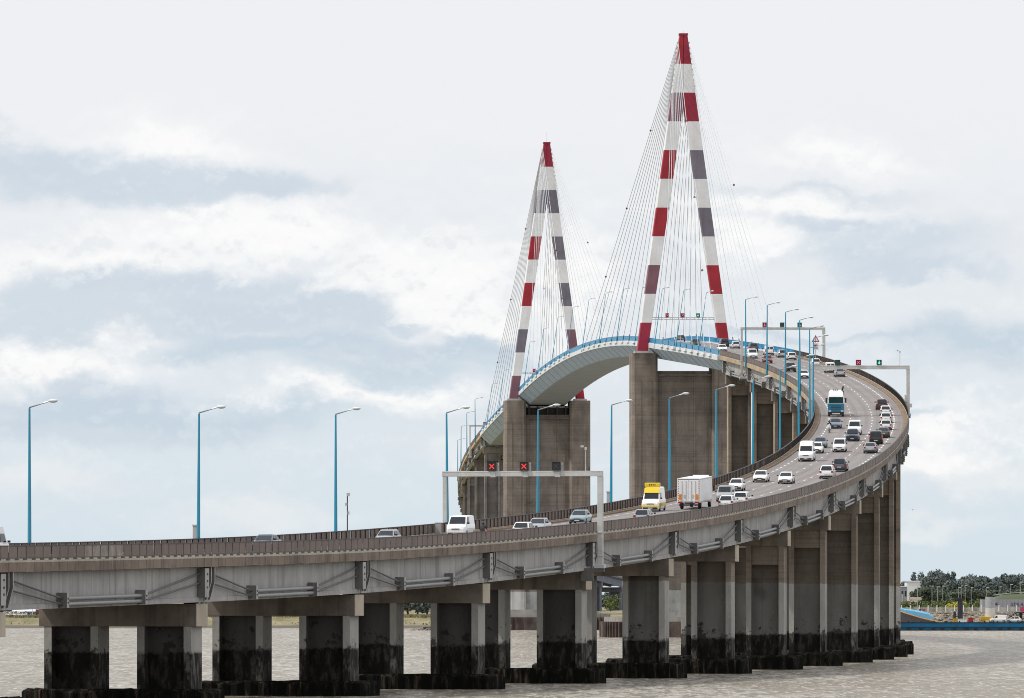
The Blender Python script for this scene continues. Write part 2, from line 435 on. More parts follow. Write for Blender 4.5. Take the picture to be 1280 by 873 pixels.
# ---- concrete spans with their strengthening tendons
def make_span(sa, sb, far=False):
    """sa > sb: from the nearer pier to the farther one"""
    L = sa - sb
    base = pt((sa + sb) / 2, 0, -4.8)
    mb = MB(); st = 8 if not far else 13
    for o in (-1, 1):
        a = 5.85 * o; b = 6.45 * o
        sweep(mb, sa - .12, sb + .12, st, [(a, -1.95), (b, -1.95), (b, -4.3), (6.6 * o, -4.35), (6.6 * o, -4.72), (5.7 * o, -4.72), (5.7 * o, -4.35), (a, -4.3)])
    for o in (-2.0, 2.0):
        sweep(mb, sa - .12, sb + .12, st, [(o - .3, -1.95), (o + .3, -1.95), (o + .3, -4.72), (o - .3, -4.72)])
    for k in range(5):
        s = sa - .8 - (L - 1.6) * k / 4
        mb.box((0, 0, -3.2), (11.68, .35, 2.3), mat_at(s), 0)
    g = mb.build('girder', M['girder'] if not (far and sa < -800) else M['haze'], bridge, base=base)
    if far and sa < -900: return g
    for o in (-1, 1):
        # anchor block at the far end, stiffener plates at the near end (end faces painted dark as shade), two deviators, tendons between them
        mb = MB()
        Ma = mat_at(sb + .75)
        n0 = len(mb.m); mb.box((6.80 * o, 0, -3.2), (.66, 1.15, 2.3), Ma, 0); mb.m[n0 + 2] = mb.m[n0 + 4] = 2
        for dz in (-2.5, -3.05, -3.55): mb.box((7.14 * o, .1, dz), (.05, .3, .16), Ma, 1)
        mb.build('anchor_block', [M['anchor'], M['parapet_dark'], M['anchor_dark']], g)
        mb = MB()
        for q in (.45, 1.45):
            Mb = mat_at(sa - q)
            y = .09
            poly = [(6.46 * o, -1.97), (7.15 * o, -1.97), (7.15 * o, -3.1), (6.75 * o, -4.55), (6.46 * o, -4.55)]
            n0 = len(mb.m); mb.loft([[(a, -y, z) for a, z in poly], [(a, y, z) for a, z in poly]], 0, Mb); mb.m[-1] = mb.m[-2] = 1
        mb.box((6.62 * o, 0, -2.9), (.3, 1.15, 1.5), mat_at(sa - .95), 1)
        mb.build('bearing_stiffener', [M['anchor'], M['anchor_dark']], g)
        d1, d2 = sa - L * .27, sa - L * .655
        for dd in (d1, d2):
            mb = MB(); Md = mat_at(dd)
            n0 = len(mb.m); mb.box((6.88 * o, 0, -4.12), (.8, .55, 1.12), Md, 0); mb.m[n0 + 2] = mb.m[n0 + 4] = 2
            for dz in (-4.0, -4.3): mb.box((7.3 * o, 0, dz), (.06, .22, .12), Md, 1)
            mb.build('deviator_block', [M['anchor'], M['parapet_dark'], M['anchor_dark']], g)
        for za, zb_ in ((-2.45, -4.0), (-3.2, -4.42)):
            mb = MB()
            mb.tube([pt(sa - 1.5, 6.7 * o, za), pt(d1 + .3, 6.9 * o, zb_)], .075, 6, 1)
            mb.tube([pt(d1, 6.9 * o, zb_), pt(d2, 6.9 * o, zb_)], .15, 8, 0)
            mb.tube([pt(d2 - .3, 6.9 * o, zb_), pt(sb + 1.3, 6.7 * o, za)], .075, 6, 1)
            mb.build('tendon', [M['tendon'], M['tendon_dark']], g, smooth=50)
    return g
edges = [near_piers[0] + SPAN] + near_piers
for a, b_ in zip(edges[:-1], edges[1:]): make_span(a, b_)
fe = far_piers
for a, b_ in zip(fe[:-1], fe[1:]): make_span(a, b_, far=True)

def deck_run(s0, s1, step, mf=None, far=False):
    mf = mf or (M['fascia'], M['fascia_sunlit'])
    """slab with fascia units, kerb and metal parapet for one concrete approach"""
    mb = MB()
    sweep(mb, s0, s1, step, [(-HW + .02, -1.24), (-HW + .02, -1.09), (-6.35, -1.10), (-6.35, -1.215), (6.35, -1.215), (6.35, -1.10), (HW - .02, -1.09), (HW - .02, -1.24), (6.4, -1.95), (-6.4, -1.95)])
    mb.build('deck_slab', M['deck'], bridge, base=pt((s0 + s1) / 2, 0, -1.9))
    for o in (-1, 1):
        n = int(abs(s1 - s0) / 2.02); mb = MB(); rnd = random.Random(3)
        for k in range(n):
            a = s0 + (s1 - s0) * (k + .02) / n; b = s0 + (s1 - s0) * (k + .98) / n
            j = rnd.uniform(-.02, .02)
            prof = [(6.62 * o, -1.965), ((HW - .02) * o, -1.94 + j), (HW * o + .01 * o, -1.25), (6.9 * o, -1.25)]
            mb.loft([[pt(s, x, z) for x, z in prof] for s in (a, b)])
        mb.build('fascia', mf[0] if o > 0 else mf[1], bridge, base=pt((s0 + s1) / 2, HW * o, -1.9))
        mb = MB()
        sweep(mb, s0, s1, step, [(6.34 * o, -1.20), (6.34 * o, -1.03), (6.55 * o, -1.0), (7.06 * o, -.98), (7.06 * o, -1.20)])
        mb.build('kerb', M['kerb'], bridge, base=pt((s0 + s1) / 2, 6.6 * o, -1.2))
        mb = MB()
        for k in range(n):
            a = s0 + (s1 - s0) * (k + .055) / n; b = s0 + (s1 - s0) * (k + .945) / n; m = s0 + (s1 - s0) * k / n
            j = rnd.uniform(-.015, .015)
            prof = [((HW - .03) * o + j, -.90), ((HW + .02) * o + j, -.90), ((HW + .02) * o + j, -.07), ((HW - .03) * o + j, -.07)]
            mb.loft([[pt(s, x, z) for x, z in prof] for s in (a, b)], 2 if (o > 0 and 1101 < a < 1112) else 0)
            mb.box(((HW - .09) * o, 0, -.58), (.09, .13, 1.02), mat_at(m), 1)
        for k in range(n):
            mb.box(((HW - .055) * o, 0, -1.03), (.06, .85, .13), mat_at(s0 + (s1 - s0) * k / n), 1)
        sweep(mb, s0, s1, step / 2, [((HW - .06) * o, -1.10), ((HW - .06) * o, -.96), (7.08 * o, -.96), (7.08 * o, -1.10)], 3)  # added strip imitating daylight under the parapet plates
        sweep(mb, s0, s1, step / 2, [((HW - .1) * o, -.07), ((HW + .05) * o, -.07), ((HW + .05) * o, 0), ((HW - .1) * o, 0)], 1)
        sweep(mb, s0, s1, step / 2, [((HW - .03) * o, -.955), ((HW + .035) * o, -.955), ((HW + .035) * o, -.90), ((HW - .03) * o, -.90)], 1)
        mb.build('parapet', [M['parapet'], M['parapet_dark'], M['parapet_pale'], M['gap_light']], bridge, base=pt((s0 + s1) / 2, HW * o, -1))
deck_run(S_MAX, S_STEEL + .3, 5.0)
deck_run(-404 - S_STEEL - .3, -830, 8.0)
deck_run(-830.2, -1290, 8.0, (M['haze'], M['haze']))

# ---- steel cable-stayed length
sa, sb = S_STEEL, -404 - S_STEEL
mb = MB()
sweep(mb, sa, sb, 6, [(-7.45, -2.02), (-4.85, -4.5), (-4.6, -4.62), (4.6, -4.62), (4.85, -4.5), (7.45, -2.02), (7.3, -1.22), (-7.3, -1.22)], 0)
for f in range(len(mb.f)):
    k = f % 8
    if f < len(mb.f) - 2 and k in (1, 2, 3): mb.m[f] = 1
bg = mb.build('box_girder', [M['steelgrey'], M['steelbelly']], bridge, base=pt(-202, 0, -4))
mb = MB()
for k in range(int((sa - sb) / 15)):
    s = sa - 7 - 15 * k
    for o in (-1, 1):
        q = [(7.47 * o, -2.04), (4.87 * o, -4.5)]
        mb.loft([[pt(s - .025, a, z) for a, z in q] + [pt(s - .025, a + .03 * o, z - .03) for a, z in q[::-1]], [pt(s + .025, a, z) for a, z in q] + [pt(s + .025, a + .03 * o, z - .03) for a, z in q[::-1]]])
mb.build('weld_seam', M['seam'], bg)
for o in (-1, 1):
    mb = MB()
    sweep(mb, sa, sb, 6, [(7.46 * o, -2.12), (7.62 * o, -2.1), (7.62 * o, -1.15), (7.46 * o, -1.1), (6.35 * o, -1.06), (6.35 * o, -1.2), (7.3 * o, -1.25)])
    mb.build('edge_fascia', M['steelwhite'], bridge, base=pt(-202, 7.5 * o, -2))
    mb = MB(); n = 280
    for k in range(n):
        a = sa + (sb - sa) * (k + .04) / n; b = sa + (sb - sa) * (k + .96) / n
        prof = [(7.36 * o, -.98), (7.41 * o, -.98), (7.41 * o, -.06), (7.36 * o, -.06)]
        mb.loft([[pt(s, x, z) for x, z in prof] for s in (a, b)])
        mb.box((7.33 * o, 0, -.55), (.08, .12, 1.1), mat_at(sa + (sb - sa) * k / n))
    sweep(mb, sa, sb, 6, [(7.3 * o, -.06), (7.45 * o, -.06), (7.45 * o, .03), (7.3 * o, .03)])
    mb.build('blue_parapet', M['blue'], bridge, base=pt(-202, 7.4 * o, -1))

# ---- pylons: two legs leaning together over the road, banded red, grey and white
PB = CZ + 53.13; PH = 68.0; BAND = PH / 11
LEFT1 = ['pred', 'pwhite', 'pmar', 'pwhite', 'pred', 'pwhite', 'pred', 'pwhite', 'pmar', 'pwhite', 'pcrim']
RIGHT1 = ['pcrim', 'pwhite', 'pcrim', 'pwhite', 'pgrey', 'pwhite', 'pgrey', 'pwhite', 'pred', 'pwhite', 'pred']
LEFT2 = ['pcrim', 'pwhite', 'pgrey', 'pwhite', 'pred', 'pwhite', 'pred', 'pwhite', 'pgrey', 'pwhite', 'pmar']
RIGHT2 = ['pcrim', 'pwhite', 'pgrey', 'pwhite', 'pgrey', 'pwhite', 'pgrey', 'pwhite', 'pmar', 'pwhite', 'pred']
def leg_x(h):
    outer = 10.05 + (0.85 - 10.05) * h / PH
    inner = max(.004, 7.8 * (1 - h / 52.5))
    return inner, outer
def leg_d(h): return 1.35 - .45 * h / PH
def make_pylon(s, lcols, rcols, label):
    Mx = mat_at(s, 0, PB)
    base = pt(s, 0, 0); base.z = PB
    py = empty('pylon', base, parent=bridge); py['label'] = label
    for sgn, cols in ((-1, lcols), (1, rcols)):
        keys = []
        for c in cols:
            if c not in keys: keys.append(c)
        mb = MB()
        for i, c in enumerate(cols):
            h1 = PH - BAND * i; h0 = h1 - BAND
            cuts = [h0, h1] if not (h0 < 52.5 < h1) else [h0, 52.5, h1]
            for a, b in zip(cuts[:-1], cuts[1:]):
                sec = []
                for h in (a, b):
                    i0, o0 = leg_x(h); d = leg_d(h)
                    # chamfered outline
                    e = .12
                    sec.append([(sgn * (i0 + e), -d, h), (sgn * (o0 - e), -d, h), (sgn * o0, -d + e, h), (sgn * o0, d - e, h), (sgn * (o0 - e), d, h), (sgn * (i0 + e), d, h), (sgn * i0, d - e, h), (sgn * i0, -d + e, h)])
                mb.loft(sec, keys.index(c), Mx, caps=(i in (0, 10)))
        mb.build('leg', [M[k] for k in keys], py)
    mb = MB()                                  # mast head with the sockets of the stays
    mb.box((0, 0, PH + .2), (1.9, 2.0, .4), Mx, 0)
    for k in range(9):
        h = PH - 1.6 - 1.15 * k
        for sgn in (-1, 1):
            o = leg_x(h)[1]
            for y in (-.6, .6): mb.box((sgn * (o + .12), y, h), (.3, .35, .3), Mx, 1)
    mb.tube([(0, 0, PH + .3), (0, 0, PH + (1.0 if s == 0 else 3.0))], .03, 5, 2, Mx)
    mb.build('mast_head', [M['pcrim'], M['galv'], M['galv']], py)
    for sgn in (-1, 1):
        mb = MB(); mb.box((sgn * 8.9, 0, -.18), (3.4, 3.6, .5), Mx, 0); mb.build('leg_bearing', M['galv'], py)
    return py
py1 = make_pylon(0, LEFT1, RIGHT1, 'nearer, taller-looking pylon with bright red bands on its left leg')
py2 = make_pylon(-404, LEFT2, RIGHT2, 'farther pylon with weathered grey bands')

def pylon_pier(s):
    Mx = mat_at(s, 0, 0); base = pt(s, 0, 0); base.z = 0
    pp = empty('pylon_pier', base, parent=bridge)
    for sgn in (-1, 1):
        mb = MB(); x0, x1 = sorted((sgn * 5.85, sgn * 11.35)); d = 4.2
        e = .5
        poly = [(x0 + e, -d), (x1 - e, -d), (x1, -d + e), (x1, d - e), (x1 - e, d), (x0 + e, d), (x0, d - e), (x0, -d + e)]
        mb.prism(poly, 3.5, PB - .45, Mx, 0)
        for x in (x0 + 1.6, x1 - 1.6): mb.box((x, -d - .02, PB / 2 - 2), (.5, .14, PB - 8.5), Mx, 0)
        mb.build('leg', M['pylon_pier'], pp)
    mb = MB()
    zt = CZ + 48.9
    mb.box((0, 0, zt / 2), (11.66, 5.2, zt), Mx, 0)
    for x in (-4.6, -2.2, 2.2, 4.6): mb.box((x, -2.64, zt / 2), (.35, .12, zt - .4), Mx, 0)
    mb.box((0, -2.9, zt - .9), (11.6, .9, .3), Mx, 0)
    mb.build('web_wall', M['pylon_web'], pp)
    if s < -1:                                 # dark bearing frame between the web and the deck
        mb = MB(); zb_ = zp_of(s) - 4.75
        mb.box((0, .6, (zt + zb_) / 2), (11.5, 2.6, zb_ - zt), Mx, 0)
        for x in (-4.9, -2.6, 0, 2.6, 4.9): mb.box((x, -1.6, (zt + zb_) / 2), (.35, 1.9, zb_ - zt - .1), Mx, 0)
        mb.box((0, -2.2, zb_ - .35), (11.2, .25, .25), Mx, 1)
        mb.build('bearing_frame', [M['parapet_dark'], M['galv']], pp)
    # sheet-pile island round the foot
    mb = MB(); n = 240; A, B = 17.0, 12.0; loop = []; inner = []
    for k in range(n):
        a = 2 * math.pi * k / n; c, s_ = math.cos(a), math.sin(a); q = .42
        x, y = math.copysign(abs(c) ** q, c), math.copysign(abs(s_) ** q, s_)
        w = 0 if (k // 2) % 2 else .75
        loop.append((x * (A + w), y * (B + w))); inner.append((x * (A - .3), y * (B - .3)))
    mb.loft([[(a, b, -1) for a, b in loop], [(a, b, 3.7) for a, b in loop]], 0, Mx)
    mb.build('sheet_piling', M['sheet'], pp)
    mb = MB()
    mb.loft([[(a, b, 3.4) for a, b in inner], [(a, b, 4.7) for a, b in inner]], 0, Mx)
    mb.box((0, 0, 5.2), (25, 11.5, 1.0), Mx, 0)
    mb.build('coping', M['coping'], pp)
    return pp
M['sheet'] = streaky('rusty_sheet_piles', (.115, .085, .075), .4, dirt=(.02, .018, .018), amount=.6)
M['coping'] = streaky('coping_concrete', (.36, .34, .31), .2, dirt=(.1, .09, .08), amount=.5)
pylon_pier(0); pylon_pier(-404)

# ---- stay cables
for ps in (0.0, -404.0):
    for side in (-1, 1):                       # towards the viewer / towards midspan, mirrored for the far pylon
        main = (side < 0) if ps == 0 else (side > 0)
        cnt = 10 if main else 9
        step = 16.0 if main else 13.5
        for o in (-1, 1):
            for i in range(cnt):
                s = ps + side * (35 + step * i)
                h = PH - 10.8 + (1.15 * i if not main else 1.05 * i)
                top = mat_at(ps, 0, PB) @ Vector((o * (leg_x(h)[1] + .1), -.6 * side, h))
                bot = pt(s, 7.5 * o, -1.0)
                mb = MB()
                mb.tube([bot, top], .056, 6)
                c = mb.build('stay_cable', M['cable'], bridge, smooth=60, base=bot)
                mb = MB()
                d = (top - bot).normalized()
                mb.tube([bot - d * .3, bot + d * 1.9], .10, 8, 0)
                x0 = pt(s, 7.95 * o, -1.05)
                big_ = ps == 0 and side > 0 and o < 0
                mb.box((7.74 * o, 0, -1.28), (.30, 5.4, .40) if not big_ else (.5, 5.4, .6), mat_at(s), 1); mb.box((7.73 * o, 2.75, -1.28), (.26, .3, .42), mat_at(s), 0)
                mb.build('anchor_housing', [M['parapet_dark'], M['white']], c)
                if i == cnt - 1:
                    for q in ((.27, .5, .75) if o < 0 else (.5,)):
                        mb = MB(); mb.ball(bot.lerp(top, q + .02 * o), .24, 8)
                        mb.build('marker_ball', M['ball'], c, smooth=60)

# ------------------------------------------------------------------ road on the bridge
mr, t, b = new_mat('bridge_asphalt')
pos = t.n('ShaderNodeNewGeometry').outputs['Position']
uv = t.n('ShaderNodeUVMap').outputs[0]
n1 = t.noise(pos, .08, 5, .6); n2 = t.noise(t.vmul(uv, (1.1, .02, 1)), 1.0, 4, .6); n3 = t.noise(pos, 3, 4)
c = t.mix(t.smooth(n1, .3, .7), (.25, .226, .222), (.305, .28, .274))
c = t.mix(t.math('MULTIPLY', t.smooth(n2, .5, .75), .4), c, (.15, .138, .136))
ux = t.n('ShaderNodeSeparateXYZ', Vector=uv).outputs[0]
trk = t.math('COSINE', t.math('MULTIPLY', t.math('SUBTRACT', ux, .825), 2 * math.pi / 1.65))
c = t.mix(t.math('MULTIPLY', t.smooth(trk, -.2, 1), t.math('ADD', .12, t.math('MULTIPLY', n1, .4))), c, (.15, .137, .134))
patch = t.noise(t.vmul(uv, (.12, .012, 1)), 1.0, 2, .4)
c = t.mix(t.math('MULTIPLY', t.math('GREATER_THAN', patch, .58), .3), c, (.30, .28, .28))
c = t.mix(t.math('MULTIPLY', n3, .15), c, (.09, .085, .08))
t.L.new(c, b.inputs['Base Color']); b.inputs['Roughness'].default_value = .75; b.inputs['Specular IOR Level'].default_value = .4
bpy_road = []
mb = MB(); n = 0
ss = np.arange(S_MAX, -1280.1, -4.0)
verts = []; uvs = []
for s in ss:
    for o in (-6.32, -3.2, 0, 3.2, 6.32): verts.append(pt(s, o, RD - .006)); uvs.append((o, s))
faces = []
for k in range(len(ss) - 1):
    for j in range(4): faces.append((k * 5 + j, k * 5 + j + 1, k * 5 + 6 + j, k * 5 + 5 + j))
me = bpy.data.meshes.new('road'); me.from_pydata([tuple(v) for v in verts], [], faces); me.materials.append(mr)
ul = me.uv_layers.new(name='UVMap')
for lp in me.loops: ul.data[lp.index].uv = uvs[lp.vertex_index]
road = bpy.data.objects.new('road', me); COL.objects.link(road); tag(road, kind='structure')
M['mark'] = plain('road_marking_paint', (.72, .71, .69), .6, 0, .12, 1.5)
M['markred'] = plain('worn_red_marking', (.33, .20, .195), .7, 0, .2, 1.0)
mb = MB()
def dash(a, b, o, w, mat=0, dz=.012):
    n = max(1, int((a - b) / 3))
    for k in range(n):
        s0 = a + (b - a) * k / n; s1 = a + (b - a) * (k + 1) / n
        mb.quad(pt(s0, o - w / 2, RD + dz), pt(s0, o + w / 2, RD + dz), pt(s1, o + w / 2, RD + dz), pt(s1, o - w / 2, RD + dz), mat)
for o, per, ln, w in ((-1.65, 12.5, 3.4, .17), (1.65, 11.0, 4.2, .17), (-4.95, 7.2, 4.6, .19), (5.0, 6.6, 4.4, .21)):
    s = S_MAX
    while s > -900:
        dash(s, s - ln, o, w); s -= per
for a, b_ in ((725, 560), (330, 285)): dash(a, b_, 1.65, .26, 1, .006)
mk = mb.build('road_marking', [M['mark'], M['markred']], road, normals=False)
M['joint'] = plain('joint_rubber', (.05, .05, .05), .7)
mb = MB()
for s in (474, 374, S_STEEL, 676):
    mb.quad(pt(s + .3, -6.3, RD + .004), pt(s + .3, 6.3, RD + .004), pt(s - .3, 6.3, RD + .004), pt(s - .3, -6.3, RD + .004))
mb.build('expansion_joint', M['joint'], road, normals=False)
# ------------------------------------------------------------------ street lamps on the left parapet
def lamp_meshes(box):
    out = []
    mb = MB(); mb.tube([(0, 0, -1.75), (0, 0, 2), (0, 0, 10.65)], [.17, .15, .085], 8); mb.box((.1, 0, -1.6), (.5, .45, .7)); out.append(('pole', mb, 'lampblue'))
    mb = MB(); mb.tube([(0, 0, 10.3), (0, 0, 10.72), (1.35, 0, 11.12)], [.075, .07, .05], 6); out.append(('arm', mb, 'lampgrey'))
    mb = MB(); mb.tube([(1.2, 0, 11.08), (1.55, 0, 11.17)], .075, 6); mb.ball((1.95, 0, 11.25), .3, 8, sc=(1.45, .55, .4)); out.append(('lamp_head', mb, 'lamphead'))
    mb = MB(); mb.ball((1.95, 0, 11.17), .26, 8, sc=(1.3, .5, .35)); out.append(('lamp_glass', mb, 'glass'))
    if box: mb = MB(); mb.box((-.28, .2, -.1), (.42, .5, 2.3)); mb.box((-.28, .2, 1.1), (.5, .58, .12)); out.append(('switch_cabinet', mb, 'anchor'))
    return out
def make_lamp(box):
    root = empty('street_lamp')
    for nm, mb, m in lamp_meshes(box):
        mb.build(nm, M[m], root, local=True, smooth=45)
    return root
proto = {False: None, True: None}
LS, LSP = 1027.24, 50.516
lamps = [LS + LSP] + [LS - LSP * k for k in range(17)]
i = 0
for s in lamps + [116, 66, 16, -34, -84, -134, -184, -234, -284, -334, -384, -434, -484, -534, -590, -640, -690, -740]:
    box = i in (1, 5, 12)
    if proto[box] is None: proto[box] = make_lamp(box); o = proto[box]
    else: o = copy_tree(proto[box])
    steel = -562 < s < 158
    o.location = pt(s, -7.42, 0)
    o.rotation_euler = (R(.35 * math.sin(i * 2.3)), R(8) if steel and s < 120 else R(.4 * math.sin(i * 1.7)), th_of(s))
    if steel and s < 120: o.scale = (.6, .6, 1)
    i += 1
    extra = ' with pale cabinet' if box else ''
    if s > 200:
        lab = f'blue street lamp{extra} on the left parapet, {ordinal(i)} from the left'
    elif s > 140:
        lab = f'blue street lamp where the brown parapet meets the blue one, {ordinal(i)} along the bridge'
    elif s > -405:
        lab = f'slim lamp leaning inward among the stay cables, {ordinal(i)} along the bridge'
    else:
        lab = f'small far lamp beyond the farther pylon, {ordinal(i)} along the bridge'
    tag(o, lab, 'street lamp', 'street lamps along the left parapet of the bridge')

# thin mast with sensors behind the left parapet
mb = MB(); b0 = pt(972, -7.4, 0)
ms = empty('sensor_mast', b0); tag(ms, 'thin dark mast with small sensors beside the third street lamp', 'mast')
mb.tube([(0, 0, -1), (0, 0, 3.2)], .05, 6); mb.build('pole', M['parapet_dark'], ms, local=True)
mb = MB(); mb.box((.08, 0, 3.3), (.3, .2, .3)); mb.box((-.1, 0, 2.4), (.2, .2, .25)); mb.box((.1, 0, 1.6), (.18, .2, .3)); mb.build('sensor', M['galv'], ms, local=True)

# ------------------------------------------------------------------ lane signal gantries
def cross(mb, c, r, w, y, mat=0, Mx=None):
    for sg in (-1, 1):
        d = Vector((r, 0, r * sg)); p = Vector((w, 0, -w * sg)) * .5
        c_ = Vector((c[0], y, c[1]))
        mb.add([c_ - d - p, c_ + d - p, c_ + d + p, c_ - d + p], [(0, 1, 2, 3)], mat, Mx); y -= .003
def arrow(mb, c, r, y, mat=0, Mx=None):
    x, z = c; w = r * .2
    mb.add([(x - w, y, z - r * .1), (x + w, y, z - r * .1), (x + w, y, z + r), (x - w, y, z + r)], [(0, 1, 2, 3)], mat, Mx)
    mb.add([(x, y, z - r), (x + r * .8, y, z - .1 * r), (x - r * .8, y, z - .1 * r)], [(0, 1, 2)], mat, Mx)
def signal(parent, x, zb, kind, size=.82, bracket=True):
    mb = MB()
    mb.box((x, -.32, zb + size / 2 + .05), (size, .28, size), None, 0)
    mb.box((x, -.47, zb + size + .04), (size + .06, .1, .05), None, 0)
    if bracket:
        for q in (.58, .74): mb.box((x + size * q, -.1, zb + size / 2 - .05), (.07, .07, size + .1), None, 1)
        mb.box((x + .1, -.3, zb - .35), (.5, .06, .5), None, 1)
    body = {'X': 'black', 'off': 'black', 'redX': 'signred', 'redarrow': 'signred', 'green': 'signgreen', 'greenleft': 'signgreen', 'darkgreen': 'signgreen'}[kind]
    s = mb.build('lane_signal', [M[body] if kind != 'X' else M['black'], M['galv']], parent, local=True)
    s['label'] = {'X': 'black lane signal showing a red cross', 'off': 'unlit dark lane signal', 'redX': 'dark red lane signal showing a cross', 'redarrow': 'dark red lane signal with a pale arrow', 'green': 'green lane signal with a down arrow', 'greenleft': 'green lane signal with a slanting arrow', 'darkgreen': 'dark lane signal, unlit'}[kind]
    c = (x, zb + size / 2 + .05); y = -.468; mb = MB(); r = size * .36
    if kind in ('X', 'redX'): cross(mb, c, r * .78, r * .22, y); m = 'ledred' if kind == 'X' else 'ledpink'
    elif kind == 'off': cross(mb, c, r * .85, r * .15, y); m = 'leddim'
    elif kind == 'redarrow': arrow(mb, c, r, y); m = 'ledpink'
    elif kind in ('green', 'greenleft'): arrow(mb, c, r, y); m = 'ledgreen'
    else: mb.box((c[0], y, c[1]), (r, .01, r * .2)); m = 'leddim'
    mb.build('symbol', M[m], s, local=True, normals=False)
def gantry(s, xl, xr, zb, signals, label, left=None, right=None, mast=None, bracket=True, lpost=True, rpost=True, bar=.62, truss=False):
    x, y, t, z = fr(s)
    g = empty('lane_gantry', (x, y, z - 1.2), (0, 0, t)); tag(g, label, 'gantry', 'overhead lane signal gantries')
    mb = MB()
    if truss:
        for q in (-.2, .2): mb.box(((xl + xr) / 2, 0, zb + q), (xr - xl, .25, .12))
        k = int((xr - xl) / .8)
        for j in range(k + 1): mb.box((xl + (xr - xl) * j / k, 0, zb), (.1, .2, .4))
    else:
        mb.box(((xl + xr) / 2, 0, zb), (xr - xl + .5, .5, bar))
        mb.box(((xl + xr) / 2, -.26, zb + bar / 2 - .06), (xr - xl + .4, .03, .05))
    mb.build('beam', M['gantry'], g, local=True, bevel=.03)
    for on, px, bot in ((lpost, xl, left), (rpost, xr, right)):
        if not on: continue
        pw = .55 if px > 0 else .38; mb = MB(); mb.box((px, 0, (zb - bar / 2 + bot) / 2), (pw, .45, zb - bar / 2 - bot))
        mb.box((px, 0, bot + .2), (.9, .8, .4)); mb.box((px, 0, .2), (.62, .6, .12)); mb.box((px, 0, bot + 1.2), (.6, .56, .1))
        p = mb.build('post', M['gantry'], g, local=True, bevel=.03)
        mb = MB(); sg = 1 if px > 0 else -1
        mb.box((px - sg * .9, 0, bot - .15), (2.6, .45, .35)); mb.box((px - sg * 1.3, .0, bot - .75), (1.2, .4, 1.0), taper=1)
        mb.build('bracket', M['anchor_dark'], p, local=True)
    for sx, kind in signals: signal(g, sx, zb + bar / 2, kind, bracket=bracket)
    if mast:
        mb = MB(); mb.tube([(mast, 0, zb), (mast, 0, zb + 2.4)], .045, 6); mb.box((mast, 0, zb + 2.45), (.2, .2, .28)); mb.box((mast - .35, 0, zb + 2.65), (.28, .2, .2))
        mb.build('camera_mast', M['galv'], g, local=True)
    return g
M['gantry'] = plain('gantry_paint', (.56, .56, .54), .5, .05, .12, .8)
gantry(928, -7.3, 8.15, 5.95, [(-2.55, 'X'), (.65, 'X'), (3.85, 'off')], 'near pale gantry carrying two red crosses and one unlit signal', -2.6, -3.3, mast=6.7, bar=.52)
gantry(440, -7.5, 7.9, 6.35, [(-3.3, 'darkgreen'), (0, 'redX'), (3.3, 'green')], 'gantry at the outermost bend with a red cross and a green arrow', -2.4, -1.4, mast=6.6, bracket=False, bar=.6)
gantry(212, -7.6, 7.9, 6.35, [(-3.3, 'redarrow'), (0, 'darkgreen'), (3.3, 'green')], 'gantry above the climb before the nearer pylon with a green arrow at its right', -3.1, -1.2, bracket=False, bar=.5)
gantry(-1.8, -7.6, 7.6, 5.35, [(-3.3, 'redX'), (0, 'redX'), (3.3, 'greenleft')], 'lattice gantry slung between the legs of the nearer pylon', lpost=False, rpost=False, bracket=False, bar=.42, truss=True)
gantry(-405.8, -7.6, 7.6, 5.35, [(-3.3, 'redX'), (0, 'darkgreen'), (3.3, 'redX')], 'gantry between the legs of the farther pylon, mostly hidden by the deck', lpost=False, rpost=False, bracket=False, bar=.42, truss=True)
gantry(-616, -7.6, 7.9, 6.2, [(-3.3, 'redX'), (0, 'darkgreen')], 'far pale gantry left of the farther pylon, seen past its stays', -3.2, -1.2, bracket=False, bar=.5)

# warning sign on a post by the right parapet
sg = empty('traffic_sign', pt(205, 7.0, -1.1), (0, 0, th_of(205))); tag(sg, 'red-bordered triangular warning sign with a plate under it on the right parapet', 'traffic sign')
mb = MB(); mb.tube([(0, 0, 0), (0, 0, 4.9)], .06, 6); mb.build('post', M['galv'], sg, local=True)
mb = MB(); mb.loft([[(-.75, y, 3.6), (.75, y, 3.6), (0, y, 4.9)] for y in (-.05, -.09)]); p = mb.build('sign_plate', M['pred'], sg, local=True)
mb = MB(); mb.loft([[(-.48, y, 3.76), (.48, y, 3.76), (0, y, 4.58)] for y in (-.09, -.1)]); mb.build('sign_face', M['white'], p, local=True)
mb = MB(); mb.box((0, -.104, 4.05), (.09, .01, .4)); mb.build('symbol', M['black'], p, local=True)
mb = MB(); mb.box((0, -.07, 2.75), (1.1, .05, 1.3)); p2 = mb.build('lower_plate', M['white'], sg, local=True)
mb = MB(); mb.box((0, -.1, 2.95), (.7, .02, .3)); mb.box((0, -.1, 2.45), (.8, .02, .16)); mb.build('symbol', M['pred'], p2, local=True)
bx = empty('signal_cabinet', pt(446, 7.5, -1.1), (0, 0, th_of(446))); tag(bx, 'grey equipment boxes fixed outside the parapet at the outermost bend', 'cabinet')
mb = MB(); mb.box((0, 0, 1.5), (.6, .6, 1.1)); mb.box((.45, 0, .4), (.8, .5, .6)); mb.box((0, 0, .2), (.3, .3, 1.8)); mb.build('casing', M['galv'], bx, local=True)
bx = empty('signal_cabinet', pt(934, -6.75, -1.05), (0, 0, th_of(934))); tag(bx, 'pale upright cabinet on the left kerb beside the near gantry', 'cabinet')
mb = MB(); mb.box((0, 0, .55), (.5, .5, 1.1)); mb.box((0, 0, 1.12), (.56, .56, .06)); mb.build('casing', M['anchor'], bx, local=True)

